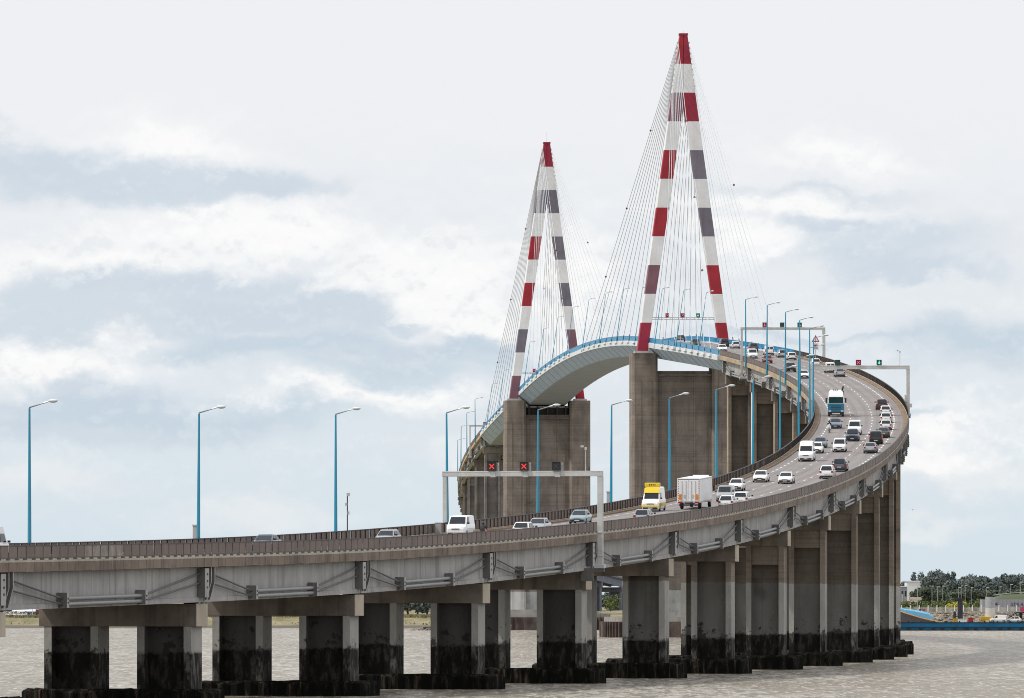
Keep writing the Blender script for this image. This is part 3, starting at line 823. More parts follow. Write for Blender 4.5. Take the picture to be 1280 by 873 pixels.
# ------------------------------------------------------------------ vehicles
M['carglass'] = plain('vehicle_glass', (.022, .030, .038), .12, 0, .2, 1, spec=.35)
M['truckglass'] = plain('truck_glass', (.006, .035, .035), .15, 0, .2, 1, spec=.15)
M['plastic'] = plain('black_plastic', (.018, .018, .019), .6)
M['rim'] = plain('wheel_rim', (.35, .35, .36), .35, .6)
M['headlight'] = plain('headlight_lens', (.70, .72, .74), .1)
M['taillight'] = plain('tail_light_lens', (.36, .012, .015), .2)
M['plate'] = plain('number_plate', (.62, .62, .58), .5)
M['plate_y'] = plain('yellow_reflector', (.75, .25, .02), .5)
def paint(name, c, metal=0.0, rough=.3):
    if name not in M: M[name] = plain(name, c, rough, metal, .05, 1.0, coat=.6)
    return M[name]
paint('car_white', (.86, .86, .86)); paint('car_silver', (.42, .44, .46), .4); paint('car_bluegrey', (.16, .20, .28), .3); paint('car_lightblue', (.30, .40, .44), .3)
paint('car_darkblue', (.035, .045, .08), .2); paint('car_grey', (.10, .105, .12), .3); paint('car_black', (.010, .011, .014)); paint('car_red', (.24, .015, .025)); paint('car_brown', (.085, .03, .035), .2)
paint('truck_blue', (.015, .19, .30)); paint('amb_yellow', (.80, .58, .01)); paint('moto_red', (.5, .02, .03))
SPEC = {
 'hatch': dict(L=4.1, W=1.76, H=1.47, belt=.92, nose=.70, hood=.95, ws0=1.15, ws1=.35, rf=-1.45, rb=-1.98, tail=.92, glassback=True),
 'sedan': dict(L=4.6, W=1.80, H=1.45, belt=.93, nose=.68, hood=.93, ws0=1.20, ws1=.35, rf=-1.0, rb=-1.75, tail=.98, glassback=True),
 'estate': dict(L=4.65, W=1.80, H=1.52, belt=.94, nose=.70, hood=.95, ws0=1.25, ws1=.45, rf=-1.95, rb=-2.27, tail=.94, glassback=True),
 'suv': dict(L=4.5, W=1.86, H=1.68, belt=1.05, nose=.85, hood=1.05, ws0=1.15, ws1=.4, rf=-1.75, rb=-2.18, tail=1.05, glassback=True),
 'smallvan': dict(L=4.5, W=1.82, H=1.84, belt=1.12, nose=.85, hood=1.1, ws0=1.45, ws1=.75, rf=-2.15, rb=-2.22, tail=1.12, glassback=False),
 'van': dict(L=5.0, W=1.95, H=2.05, belt=1.25, nose=.95, hood=1.2, ws0=1.75, ws1=1.05, rf=-2.42, rb=-2.47, tail=1.25, glassback=False),
 'tallvan': dict(L=5.6, W=2.02, H=2.62, belt=1.35, nose=1.0, hood=1.3, ws0=1.95, ws1=1.2, rf=-2.72, rb=-2.77, tail=1.35, glassback=False),
}
def wheel(parent, x, y, r=.32, w=.2, mat='rubber'):
    sg = 1 if x > 0 else -1
    wh = empty('wheel', (x, y, r)); wh.parent = parent
    mb = MB(); mb.tube([(-w / 2, 0, 0), (-w / 2 + .03, 0, 0), (w / 2 - .03, 0, 0), (w / 2, 0, 0)], [r * .9, r, r, r * .9], 14)
    mb.build('tyre', M['rubber'], wh, local=True, smooth=40)
    mb = MB(); mb.tube([(sg * (w / 2 - .02), 0, 0), (sg * (w / 2 + .012), 0, 0)], r * .62, 10); mb.build('rim', M['rim'], wh, local=True)
def sect(y, w, zl, zs, zt, crown=.04):
    a = [(w * .9, zl), (w * .985, zl + .12), (w, (zl + zs) / 2), (w * .985, zs - .1), (w * .93, zs), (w * .6, zt), (0, zt + crown * .4)]
    return [(x, y, z) for x, z in a] + [(-x, y, z) for x, z in a[-2::-1]]
def make_vehicle(kind, root_name='car'):
    S = SPEC[kind]; L, W, H = S['L'], S['W'], S['H']; h = L / 2; w = W / 2; zb = S['belt']
    root = empty(root_name)
    mb = MB()
    st = [(h, .80, .30, S['nose'] - .12, S['nose'] - .1), (h - .09, .90, .22, S['nose'] - .03, S['nose']), (h - .35, .97, .19, S['nose'] + .03, S['nose'] + .09), (S['ws0'] + .1, 1, .19, zb - .02, S['hood']), (S['ws0'] - .25, 1, .19, zb, zb + .02),
          (-.2, 1.0, .19, zb, zb + .03), (S['rb'] + .15, 1, .19, zb, zb + .02), (-h + .3, .98, .2, S['tail'] - .03, S['tail']), (-h + .06, .93, .24, S['tail'] - .07, S['tail'] - .05), (-h, .87, .34, S['tail'] - .2, S['tail'] - .18)]
    mb.loft([sect(y, w * k, a, b, c) for y, k, a, b, c in st])
    # greenhouse: pillars and roof
    g0 = [(w * .93, S['ws0']), (w * .93, S['rb'] + .03)]
    rw = w * (.74 if S['glassback'] else .84)
    low = [(-w * .92, S['ws0'] - .06), (-w * .55, S['ws0'] + .02), (w * .55, S['ws0'] + .02), (w * .92, S['ws0'] - .06), (w * .93, S['rb'] + .12), (w * .7, S['rb']), (-w * .7, S['rb']), (-w * .93, S['rb'] + .12)]
    up = [(-rw, S['ws1'] - .1), (-rw * .7, S['ws1']), (rw * .7, S['ws1']), (rw, S['ws1'] - .1), (rw, S['rf'] + .1), (rw * .8, S['rf']), (-rw * .8, S['rf']), (-rw, S['rf'] + .1)]
    zr = H - .06
    mb.loft([[(x, y, zb - .03) for x, y in low], [(x, y, zr) for x, y in up], [(x * .86, y * .96 - .02, H) for x, y in up]])
    body = mb.build('body', M['car_white'], root, local=True, smooth=35)
    def pane(nm, pts, n, inset=(.06, .1)):
        pts = [Vector(p) for p in pts]; c = sum(pts, Vector()) / 4
        q = []
        for p in pts:
            d = p - c; q.append(c + Vector((d.x * (1 - inset[0]), d.y * (1 - inset[0]), d.z * (1 - inset[1]))) + Vector(n) * .025)
        m2 = MB(); m2.add([a + Vector(n) * 0 for a in q] + [a - Vector(n) * .02 for a in q], [(0, 1, 2, 3), (7, 6, 5, 4), (0, 4, 5, 1), (1, 5, 6, 2), (2, 6, 7, 3), (3, 7, 4, 0)])
        return m2.build(nm, M['carglass'], root, local=True)
    zt = zr - .03
    if kind == 'tallvan': zt = 1.35 + .72
    k = (zt - zb) / (zr - zb)
    yt = S['ws0'] + (S['ws1'] - S['ws0']) * k
    pane('windscreen', [(-w * .84, S['ws0'] - .01, zb + .02), (w * .84, S['ws0'] - .01, zb + .02), (rw * .92 + (w * .84 - rw * .92) * (1 - k), yt - .01, zt), (-rw * .92 - (w * .84 - rw * .92) * (1 - k), yt - .01, zt)], (0, .7, .5))
    if S['glassback']:
        pane('rear_window', [(-w * .8, S['rb'] + .0, zb + .05), (w * .8, S['rb'] + .0, zb + .05), (rw * .9, S['rf'], zr), (-rw * .9, S['rf'], zr)], (0, -.85, .4))
        for sg in (-1, 1):
            for a, b, a2, b2 in ((S['ws0'] - .35, -.3, S['ws1'] - .12, -.3), (-.38, S['rb'] + .35, -.38, S['rf'] + .15)):
                pane('side_window', [(sg * w * .93, a, zb + .03), (sg * w * .93, b, zb + .03), (sg * rw, b2, zr - .02), (sg * rw, a2, zr - .02)], (sg * .95, 0, .2), (.04, .1))
    else:
        for sg in (-1, 1):
            pane('side_window', [(sg * w * .93, S['ws0'] - .4, zb + .03), (sg * w * .93, .15, zb + .03), (sg * (rw + (w * .93 - rw) * (1 - k)), .2, zt), (sg * (rw + (w * .93 - rw) * (1 - k)), yt - .3, zt)], (sg * .97, 0, .1), (.05, .1))
            pane('rear_window', [(sg * w * .05, S['rb'], zb + .12), (sg * w * .8, S['rb'], zb + .12), (sg * rw * .85, S['rf'], zt - .12), (sg * w * .05, S['rf'], zt - .12)], (0, -1, 0), (.1, .12))
    for sg in (-1, 1):
        m2 = MB(); m2.loft([[(sg * w * .50, h - .07, S['nose'] - .17), (sg * w * .83, h - .16, S['nose'] - .15), (sg * w * .87, h - .22, S['nose'] + .02), (sg * w * .52, h - .08, S['nose'] - .02)], [(sg * w * .50, h - .02, S['nose'] - .17), (sg * w * .83, h - .11, S['nose'] - .15), (sg * w * .87, h - .16, S['nose'] + .03), (sg * w * .52, h - .03, S['nose'] - .01)]])
        m2.build('headlight', M['headlight'], root, local=True)
        m2 = MB(); tz = S['tail'] - (.16 if S['glassback'] else .1)
        m2.box((sg * w * .80, -h + .02, tz), (w * .26, .1, .2)) if S['glassback'] else m2.box((sg * w * .86, -h + .01, tz - .1), (w * .14, .08, .5))
        m2.build('tail_light', M['taillight'], root, local=True)
        m2 = MB(); m2.box((sg * (w + .1), S['ws0'] - .25, zb + .1), (.2, .12, .16)); m2.build('wing_mirror', M['plastic'], root, local=True)
        for y in (h - .82, -h + .78): wheel(root, sg * (w - .085), y, .31 if S['glassback'] else .34)
    m2 = MB(); m2.box((0, h - .0, .36), (W * .8, .07, .2)); m2.box((0, h + .005, S['nose'] - .15), (W * .4, .05, .09)); m2.build('grille', M['plastic'], root, local=True)
    m2 = MB(); m2.box((0, -h + .02, .34), (W * .86, .1, .17)); m2.build('rear_bumper', M['plastic'], root, local=True)
    m2 = MB(); m2.box((0, h + .045, .38), (.5, .02, .11)); m2.build('number_plate', M['plate'], root, local=True)
    m2 = MB(); m2.box((0, -h - .035, .6 if S['glassback'] else .55), (.5, .02, .11)); m2.build('number_plate', M['plate'], root, local=True)
    m2 = MB(); m2.box((0, 0, .24), (W * .8, L * .92, .16)); m2.build('underbody', M['plastic'], root, local=True)
    return root
PROT = {}
def pose(o, s, off, toward):
    s -= 2.1
    o.location = pt(s, off, RD + .012)
    slope = math.atan2(zp_of(s - 1) - zp_of(s + 1), 2)      # rise per metre going away
    o.rotation_euler = (-slope if toward else slope, 0, th_of(s) + (math.pi if toward else 0))
def repaint(o, col):
    for c in o.children:
        if c.name.startswith('body'): c.material_slots[0].link = 'OBJECT'; c.material_slots[0].material = M[col]
def put(kind, s, off, toward, col, label, cat='car', group='cars crossing the bridge', plastic_bumper=False):
    nm = {'car': 'car', 'van': 'van', 'pickup': 'pickup'}.get(cat, 'car')
    if kind not in PROT: PROT[kind] = o = make_vehicle(kind, nm)
    else: o = copy_tree(PROT[kind])
    if o.name.split('.')[0] != nm: o.name = nm
    pose(o, s, off, toward)
    for c in o.children:
        if c.name.startswith('body'):
            c.material_slots[0].link = 'OBJECT'; c.material_slots[0].material = M[col]
    return tag(o, label, cat, group)
VG = 'vans crossing the bridge'
put('tallvan', 1124.5, 3.4, False, 'car_white', 'white van cut by the left edge of the photo behind the parapet', 'van', VG)
put('sedan', 1022, -3.3, True, 'car_bluegrey', 'blue-grey car roof showing above the parapet between the first two lamps')
put('hatch', 990, 0, True, 'car_silver', 'silver car showing only windscreen above the parapet right of the third lamp')
put('van', 941.8, -3.4, True, 'car_white', 'white van facing the viewer under the left post of the near gantry', 'van', VG)
put('hatch', 944, 3.3, False, 'car_white', 'white hatchback seen from behind under the near gantry')
put('sedan', 920, .2, True, 'car_silver', 'silver car right behind the white hatchback under the near gantry')
put('sedan', 876, -3.2, True, 'car_lightblue', 'pale blue saloon just left of the near gantry post')
put('hatch', 874.5, 3.3, False, 'car_silver', 'silver car below the yellow emergency van, mostly hidden by the parapet')
put('smallvan', 783, -.1, True, 'car_silver', 'silver van facing the viewer just right of the box lorry', 'van', VG)
put('hatch', 742, -3.3, True, 'car_white', 'white car by the left kerb behind the box lorry')
put('hatch', 810, 3.4, False, 'car_white', 'white car cut by the parapet next to the box lorry, red tail light showing')
put('estate', 797, 3.5, False, 'car_white', 'white car with a dark green rear window right of the box lorry')
put('sedan', 710, -3.4, True, 'car_white', 'white saloon alone in the left lane below the tall white van')
put('sedan', 716, .3, True, 'car_white', 'white saloon in the middle lane with a bluish windscreen')
put('tallvan', 636, -3.1, True, 'car_white', 'tall white van in the left lane with a high roof', 'van', VG)
put('hatch', 610, -3.2, True, 'car_white', 'white car half hidden behind the tall white van')
put('sedan', 592, -3.6, True, 'car_bluegrey', 'blue-grey car behind the tall white van')
put('smallvan', 606, -.25, True, 'car_white', 'small white van in the middle lane with a black bumper', 'van', VG)
put('suv', 570, 0.1, True, 'car_darkblue', 'dark blue car between two white vans in the middle lane')
put('van', 548, -.25, True, 'car_white', 'white van behind the dark blue car', 'van', VG)
put('sedan', 524, -3.6, True, 'car_bluegrey', 'grey-blue saloon following behind the blue truck, beside the motorcyclist')
put('suv', 698, 4.0, False, 'car_white', 'white car from behind beside the parapet, lowest of the right lane column')
put('suv', 672, 3.7, False, 'car_grey', 'dark grey car with pale roof from behind in the right lane')
put('sedan', 610, 4.2, False, 'car_silver', 'silver hatchback from behind below the black van')
put('smallvan', 580, 3.8, False, 'car_black', 'black van seen from behind in the right lane', 'van', VG)
put('sedan', 558, 4.2, False, 'car_grey', 'grey saloon from behind just above the black van')
put('hatch', 530, 4.0, False, 'car_white', 'lowest of the three white cars queued in the right lane')
put('hatch', 502, 3.75, False, 'car_white', 'middle one of the three white cars queued in the right lane')
put('hatch', 474, 3.8, False, 'car_white', 'top one of the three white cars queued in the right lane')
put('suv', 452, 3.5, False, 'car_brown', 'dark brown car from behind at the head of the right lane queue')
put('sedan', 302, 3.4, False, 'car_silver', 'silver saloon from behind under the bend gantry beam')
put('smallvan', 280, 3.3, False, 'car_white', 'white van with a dark rear window half behind the bend gantry beam', 'van', VG)
put('estate', 244, 3.6, False, 'car_white', 'white estate from behind just left of the bend gantry')
put('sedan', 310, -3.5, True, 'car_white', 'white car in the left lane seen between blue lamp posts')
put('suv', 276, -3.5, True, 'car_black', 'black car facing the viewer above the left parapet on the climb')
put('hatch', 196, 3.4, False, 'car_white', 'white car from behind, right of the silver estate on the climb')
put('estate', 176, 3.5, False, 'car_silver', 'silver estate from behind on the climb to the pylon')
put('smallvan', 153, 3.1, False, 'car_white', 'boxy white van from behind near the blue parapet', 'van', VG)
put('hatch', 220, -3.3, True, 'car_red', 'dark red car beside the left parapet on the climb')
put('smallvan', 184, -3.0, True, 'car_white', 'white car facing the viewer where the left parapet turns brown', 'car')
put('suv', 113, 3.9, False, 'car_grey', 'dark grey car from behind on the steel deck left of the white van')
put('hatch', 78, 3.8, False, 'car_white', 'white car from behind beneath the nearer pylon right leg')
put('sedan', 116, -2.6, True, 'car_white', 'white car low beside the left end of the brown parapet')
put('suv', 54, 3.8, False, 'car_black', 'black car at the foot of the nearer pylon right leg')
put('hatch', 24, -2.8, True, 'car_silver', 'car roof peeping over the blue parapet between the legs of the nearer pylon')
put('suv', 62, -2.9, True, 'car_black', 'black car seen through the stays by the blue parapet')
put('hatch', -40, 3.2, False, 'car_grey', 'grey car at the crest behind the nearer pylon')

# yellow and white emergency van
am = make_vehicle('tallvan', 'emergency_van'); pose(am, 820.5, -3.6, True); tag(am, 'white emergency van with yellow roof, bonnet band and roof sign', 'van', VG)
for c in am.children:
    if c.name.startswith('body'): c.data.materials[0] = M['car_white']
mb = MB(); S = SPEC['tallvan']
mb.loft([[(-.88, 1.58, 2.05), (.88, 1.58, 2.05), (.88, -2.7, 2.05), (-.88, -2.7, 2.05)], [(-.82, 1.3, 2.5), (.82, 1.3, 2.5), (.84, -2.74, 2.5), (-.84, -2.74, 2.5)], [(-.72, 1.1, 2.66), (.72, 1.1, 2.66), (.74, -2.6, 2.66), (-.74, -2.6, 2.66)]])
mb.build('yellow_roof', M['amb_yellow'], am, local=True, smooth=30)
mb = MB(); mb.loft([[(-.98, 2.78, .52), (.98, 2.78, .52), (.98, 2.84, .52), (-.98, 2.84, .52)], [(-.95, 2.7, .68), (.95, 2.7, .68), (.95, 2.83, .68), (-.95, 2.83, .68)]]); mb.build('yellow_band', M['amb_yellow'], am, local=True)
for sg_ in (-1, 1):
    mb = MB(); mb.box((sg_ * 1.0, 0, .75), (.05, 5.0, .38)); mb.build('yellow_stripe', M['amb_yellow'], am, local=True)
mb = MB(); mb.box((0, .75, 2.92), (1.7, .5, .46)); rs = mb.build('roof_sign', M['amb_yellow'], am, local=True, bevel=.06)
mb = MB(); [mb.box((-.3 + .2 * k, 1.01, 2.93), (.1, .01, .14)) for k in range(4)]; mb.build('lettering', M['black'], rs, local=True)

# box lorry seen from behind
M['boxside'] = plain('lorry_box_panel', (.84, .84, .84), .5, 0, .06, .6)
lo = empty('box_lorry'); tag(lo, 'white box lorry seen from behind with orange reflector panels on its rear doors', 'lorry')
mb = MB(); mb.box((0, .6, 2.12), (2.6, 10.6, 2.74)); bo = mb.build('box_body', M['boxside'], lo, local=True, bevel=.04)
for sg_ in (-1, 1):
    mb = MB(); mb.box((sg_ * .57, -4.72, 2.1), (1.1, .06, 2.4)); d = mb.build('rear_door', M['boxside'], lo, local=True, bevel=.02)
    mb = MB(); [mb.box((sg_ * (.30 + .45 * k), -4.77, 2.1), (.05, .05, 2.2)) for k in range(2)]; mb.build('lock_bar', M['galv'], d, local=True)
    mb = MB(); mb.box((sg_ * .93, -4.785, 1.42), (.32, .02, .6)); mb.build('orange_panel', M['plate_y'], d, local=True)
    mb = MB(); mb.box((sg_ * .42, -4.77, 1.48), (.3, .02, .36)); mb.build('hazard_plate', M['boxmark'] if 'boxmark' in M else M['galv'], d, local=True)
    mb = MB(); [mb.box((sg_ * 1.17, -4.735, 1.0 + .27 * k), (.07, .02, .1)) for k in range(9)]; mb.build('reflector_strip', M['taillight'], lo, local=True)
    mb = MB(); mb.box((sg_ * .95, -4.72, .78), (.5, .08, .18)); mb.build('tail_light', M['taillight'], lo, local=True)
    for y in (-2.9, 5.6): wheel(lo, sg_ * 1.02, y, .48, .32)
mb = MB(); mb.box((0, -4.72, 3.42), (2.4, .06, .08)); mb.build('door_header', M['plastic'], lo, local=True)
mb = MB(); mb.box((1.31, .6, 3.38), (.03, 10.4, .08)); mb.box((1.31, .6, .86), (.03, 10.4, .12)); mb.build('side_rail', M['galv'], lo, local=True)
mb = MB(); mb.box((0, .8, .8), (1.0, 11, .35)); mb.box((0, -4.5, .5), (2.3, .12, .16)); mb.build('chassis', M['plastic'], lo, local=True)
mb = MB(); mb.loft([[(x * 1.2, y + 1.6, z) for x, y, z in ((-1, 5.2, .6), (1, 5.2, .6), (1, 5.25, 1.6), (.95, 4.95, 2.75), (-.95, 4.95, 2.75), (-1, 5.25, 1.6))], [(x * 1.2, 5.0, z) for x, z in ((-1, .6), (1, .6), (1, 1.6), (.95, 2.85), (-.95, 2.85), (-1, 1.6))]]); mb.build('cab', M['car_white'], lo, local=True, bevel=.05)
mb = MB(); mb.loft([[(-1.05, 6.5, 2.7), (1.05, 6.5, 2.7), (1.05, 5.0, 2.8), (-1.05, 5.0, 2.8)], [(-.9, 6.05, 3.5), (.9, 6.05, 3.5), (.9, 6.0, 3.62), (-.9, 6.0, 3.62)]]); mb.build('roof_fairing', M['car_white'], lo, local=True)
for sg_ in (-1, 1): mb = MB(); mb.box((sg_ * 1.4, 6.6, 2.1), (.2, .12, .6)); mb.build('wing_mirror', M['plastic'], lo, local=True)
pose(lo, 810.5, -.35, False)

# blue and white tractor lorry facing the viewer
tr = empty('tractor_lorry'); tag(tr, 'lorry with a blue lower cab and rounded white roof facing the viewer at the bend', 'lorry')
mb = MB()
mb.loft([[(x, 3.1, z) for x, z in ((-1.22, .55), (1.22, .55), (1.25, 1.2), (1.25, 2.02), (-1.25, 2.02), (-1.25, 1.2))], [(x, 3.0, z) for x, z in ((-1.24, .5), (1.24, .5), (1.26, 1.2), (1.26, 2.05), (-1.26, 2.05), (-1.26, 1.2))], [(x, 1.0, z) for x, z in ((-1.24, .5), (1.24, .5), (1.26, 1.2), (1.26, 2.05), (-1.26, 2.05), (-1.26, 1.2))]])
mb.build('lower_cab', M['truck_blue'], tr, local=True, bevel=.05)
mb = MB()
mb.loft([[(-1.25, 3.05, 2.06), (1.25, 3.05, 2.06), (1.25, .95, 2.06), (-1.25, .95, 2.06)], [(-1.16, 2.72, 3.15), (1.16, 2.72, 3.15), (1.2, .95, 3.15), (-1.2, .95, 3.15)], [(-1.1, 2.3, 3.65), (1.1, 2.3, 3.65), (1.14, .95, 3.75), (-1.14, .95, 3.75)], [(-.75, 1.6, 4.05), (.75, 1.6, 4.05), (.85, .95, 4.1), (-.85, .95, 4.1)]])
mb.build('upper_cab', M['car_white'], tr, local=True, smooth=30)
mb = MB(); mb.loft([[(-1.14, 3.06, 2.12), (1.14, 3.06, 2.12), (1.08, 2.79, 3.05), (-1.08, 2.79, 3.05)], [(-1.14, 3.02, 2.12), (1.14, 3.02, 2.12), (1.08, 2.75, 3.05), (-1.08, 2.75, 3.05)]]); mb.build('windscreen', M['truckglass'], tr, local=True)
mb = MB(); mb.box((0, 3.12, .55), (2.4, .1, .5)); mb.build('bumper', M['plastic'], tr, local=True)
mb = MB(); mb.box((0, 3.12, 1.45), (1.6, .06, .1)); mb.box((0, 3.12, 1.7), (1.5, .06, .06)); mb.box((0, 3.12, 1.2), (1.7, .06, .08)); mb.build('grille', M['car_darkblue'], tr, local=True)
mb = MB(); mb.box((0, 3.18, .5), (1.2, .03, .2)); mb.build('number_plate', M['plate'], tr, local=True)
for sg_ in (-1, 1):
    mb = MB(); mb.box((sg_ * .95, 3.14, .9), (.4, .06, .2)); mb.build('headlight', M['headlight'], tr, local=True)
    mb = MB(); mb.box((sg_ * 1.5, 2.85, 2.5), (.24, .14, .75)); mb.box((sg_ * 1.35, 2.9, 2.8), (.3, .05, .06)); mb.build('wing_mirror', M['plastic'], tr, local=True)
    mb = MB(); mb.loft([[(sg_ * 1.262, 2.8, 2.15), (sg_ * 1.262, 1.7, 2.15), (sg_ * 1.225, 1.7, 2.95), (sg_ * 1.225, 2.6, 2.95)], [(sg_ * 1.24, 2.8, 2.15), (sg_ * 1.24, 1.7, 2.15), (sg_ * 1.2, 1.7, 2.95), (sg_ * 1.2, 2.6, 2.95)]]); mb.build('side_window', M['truckglass'], tr, local=True)
    for y in (2.2, -1.6, -5.2, -6.5): wheel(tr, sg_ * 1.05, y, .5, .32)
mb = MB(); mb.tube([(-1.0, .6, 1.0), (-1.0, .6, 4.2)], .13, 8); mb.tube([(-1.0, .6, 4.2), (-1.12, .3, 4.55)], .15, 8); mb.tube([(-1.02, .6, 2.6), (-1.02, .6, 3.9)], .22, 8); mb.build('exhaust_stack', M['plastic'], tr, local=True)
mb = MB(); mb.box((0, -2.2, .95), (1.0, 9.4, .3)); mb.build('chassis', M['plastic'], tr, local=True)
mb = MB(); mb.tube([(0, .3, 2.1), (0, .1, 2.1), (0, -7, 2.1), (0, -7.2, 2.1)], [.85, 1.05, 1.05, .85], 18); mb.build('tank', M['car_white'], tr, local=True, smooth=40)
mb = MB(); [mb.tube([(x, 1.5, 4.12), (x, 1.9, 4.14)], .07, 6) for x in (-.2, .1, .4)]; mb.build('air_horn', M['plastic'], tr, local=True)
pose(tr, 478, -3.9, True)

# motorcyclists
def make_moto(col):
    root = empty('motorcycle')
    for y in (.72, -.7):
        wh = empty('wheel', (0, y, .31)); wh.parent = root
        mb = MB(); mb.tube([(-.06, 0, 0), (-.03, 0, 0), (.03, 0, 0), (.06, 0, 0)], [.27, .31, .31, .27], 16); mb.build('tyre', M['rubber'], wh, local=True, smooth=40)
        mb = MB(); mb.tube([(-.065, 0, 0), (.065, 0, 0)], .19, 10); mb.build('rim', M['rim'], wh, local=True)
    mb = MB(); mb.loft([[(x * .5, .85, z) for x, z in ((-.18, .75), (.18, .75), (.2, .95), (.14, 1.12), (-.14, 1.12), (-.2, .95))], [(x, .5, z) for x, z in ((-.25, .45), (.25, .45), (.3, .85), (.2, 1.1), (-.2, 1.1), (-.3, .85))], [(x, .05, z) for x, z in ((-.18, .4), (.18, .4), (.2, .8), (.12, .98), (-.12, .98), (-.2, .8))]]); mb.build('fairing', M[col], root, local=True, smooth=50)
    mb = MB(); mb.loft([[(x, .05, z) for x, z in ((-.13, .72), (.13, .72), (.12, .84), (-.12, .84))], [(x, -.6, z) for x, z in ((-.14, .75), (.14, .75), (.12, .86), (-.12, .86))], [(x, -.95, z) for x, z in ((-.07, .86), (.07, .86), (.06, .93), (-.06, .93))]]); mb.build('seat', M['plastic'], root, local=True)
    mb = MB(); mb.box((0, 0, .48), (.3, .6, .4)); mb.tube([(.16, .1, .3), (.18, -.9, .42)], .06, 8); mb.tube([(0, -.1, .4), (0, -.7, .31)], .04, 6); mb.build('engine', M['parapet_dark'], root, local=True)
    mb = MB(); [mb.tube([(sx * .09, .72, .31), (sx * .09, .5, .95)], .03, 6) for sx in (-1, 1)]; mb.build('fork', M['galv'], root, local=True)
    mb = MB(); mb.tube([(-.36, .42, 1.05), (0, .5, 1.0), (.36, .42, 1.05)], .02, 6); mb.build('handlebar', M['plastic'], root, local=True)
    mb = MB(); mb.ball((0, .84, .95), .1, 8); mb.build('headlight', M['headlight'], root, local=True)
    mb = MB(); mb.box((0, -.97, .86), (.16, .05, .07)); mb.build('tail_light', M['taillight'], root, local=True)
    mb = MB(); mb.loft([[(-.15, .62, 1.1), (.15, .62, 1.1), (.1, .45, 1.32), (-.1, .45, 1.32)], [(-.15, .6, 1.1), (.15, .6, 1.1), (.1, .43, 1.32), (-.1, .43, 1.32)]]); mb.build('windshield', M['glass'], root, local=True)
    return root
M['jacket'] = plain('rider_jacket', (.02, .02, .024), .7); M['helmet'] = plain('rider_helmet', (.018, .018, .022), .2, coat=.5); M['helmet_w'] = plain('visor', (.05, .05, .06), .1)
def make_rider():
    """one skinned figure sitting astride, hands on the bars, feet on the pegs"""
    V = [(0, -.28, .92), (0, -.18, 1.18), (0, -.06, 1.40), (0, .0, 1.50), (0, .04, 1.62)]; E = [(0, 1), (1, 2), (2, 3), (3, 4)]; Rr = [.17, .165, .18, .075, .085]
    for sx in (-1, 1):
        b = len(V)
        V += [(sx * .11, -.25, .9), (sx * .24, .12, .78), (sx * .2, -.1, .42), (sx * .2, .06, .36)]; E += [(0, b), (b, b + 1), (b + 1, b + 2), (b + 2, b + 3)]; Rr += [.12, .085, .06, .05]
        b = len(V)
        V += [(sx * .21, -.05, 1.38), (sx * .33, .12, 1.15), (sx * .33, .36, 1.07), (sx * .32, .43, 1.06)]; E += [(2, b), (b, b + 1), (b + 1, b + 2), (b + 2, b + 3)]; Rr += [.075, .055, .042, .045]
    me = bpy.data.meshes.new('person'); me.from_pydata(V, E, []); me.materials.append(M['jacket'])
    o = bpy.data.objects.new('person', me); COL.objects.link(o)
    sk = o.modifiers.new('skin', 'SKIN')
    if not me.skin_vertices: me.skin_vertices.new()
    for i_, r in enumerate(Rr): me.skin_vertices[0].data[i_].radius = (r, r)
    me.skin_vertices[0].data[0].use_root = True
    ss = o.modifiers.new('sub', 'SUBSURF'); ss.levels = 1; ss.render_levels = 2
    mb = MB(); mb.ball((0, .06, 1.68), .145, 12, sc=(1, 1.12, 1.1)); h_ = mb.build('helmet', M['helmet'], o, local=True, smooth=60)
    mb = MB(); mb.loft([[(x, y, z) for x, y, z in ((-.11, .16, 1.64), (.11, .16, 1.64), (.1, .165, 1.72), (-.1, .165, 1.72))], [(x, y, z) for x, y, z in ((-.06, .235, 1.64), (.06, .235, 1.64), (.06, .23, 1.72), (-.06, .23, 1.72))]]); mb.build('visor', M['helmet_w'], h_, local=True)
    return o
mo = make_moto('car_white'); pose(mo, 541, -4.15, True); tag(mo, 'motorcycle riding between lanes behind the blue lorry', 'motorcycle')
ri = make_rider(); pose(ri, 541, -4.15, True); tag(ri, 'motorcyclist in black with dark helmet riding behind the blue lorry', 'person')
mo2 = make_moto('moto_red'); pose(mo2, 964, 3.3, False); tag(mo2, 'red motorcycle just showing above the parapet right of the white van', 'motorcycle')
ri2 = copy_tree(ri); pose(ri2, 964, 3.3, False); tag(ri2, 'motorcyclist with dark helmet on the red motorcycle behind the near parapet', 'person')
# ------------------------------------------------------------------ water
mwa, t, b = new_mat('estuary_water')
pos = t.n('ShaderNodeNewGeometry').outputs['Position']
n1 = t.noise(t.vmul(pos, (.8, .075, 1)), 1.0, 7, .7)
n2 = t.noise(t.vmul(pos, (.035, .0045, 1)), 1.0, 5, .6)
n3 = t.noise(t.vmul(pos, (1.9, .13, 1)), 1.0, 5, .65)
n4 = t.noise(t.vmul(pos, (.16, .014, 1)), 1.0, 6, .65)
c = t.mix(t.smooth(n1, .40, .60), (.15, .13, .10), (.39, .36, .312))
c = t.mix(t.math('MULTIPLY', t.smooth(n4, .47, .6), .6), c, (.20, .168, .122))
c = t.mix(t.math('MULTIPLY', t.smooth(n2, .48, .62), .6), c, (.17, .14, .098))
c = t.mix(t.math('MULTIPLY', t.smooth(n3, .54, .64), .8), c, (.56, .535, .49))
nt_ = mwa.node_tree; nt_.nodes.remove(b)
df = t.n('ShaderNodeBsdfDiffuse'); gl = t.n('ShaderNodeBsdfGlossy'); gl.inputs['Roughness'].default_value = .22; gl.inputs['Color'].default_value = (.92, .90, .87, 1)
t.L.new(c, df.inputs['Color'])
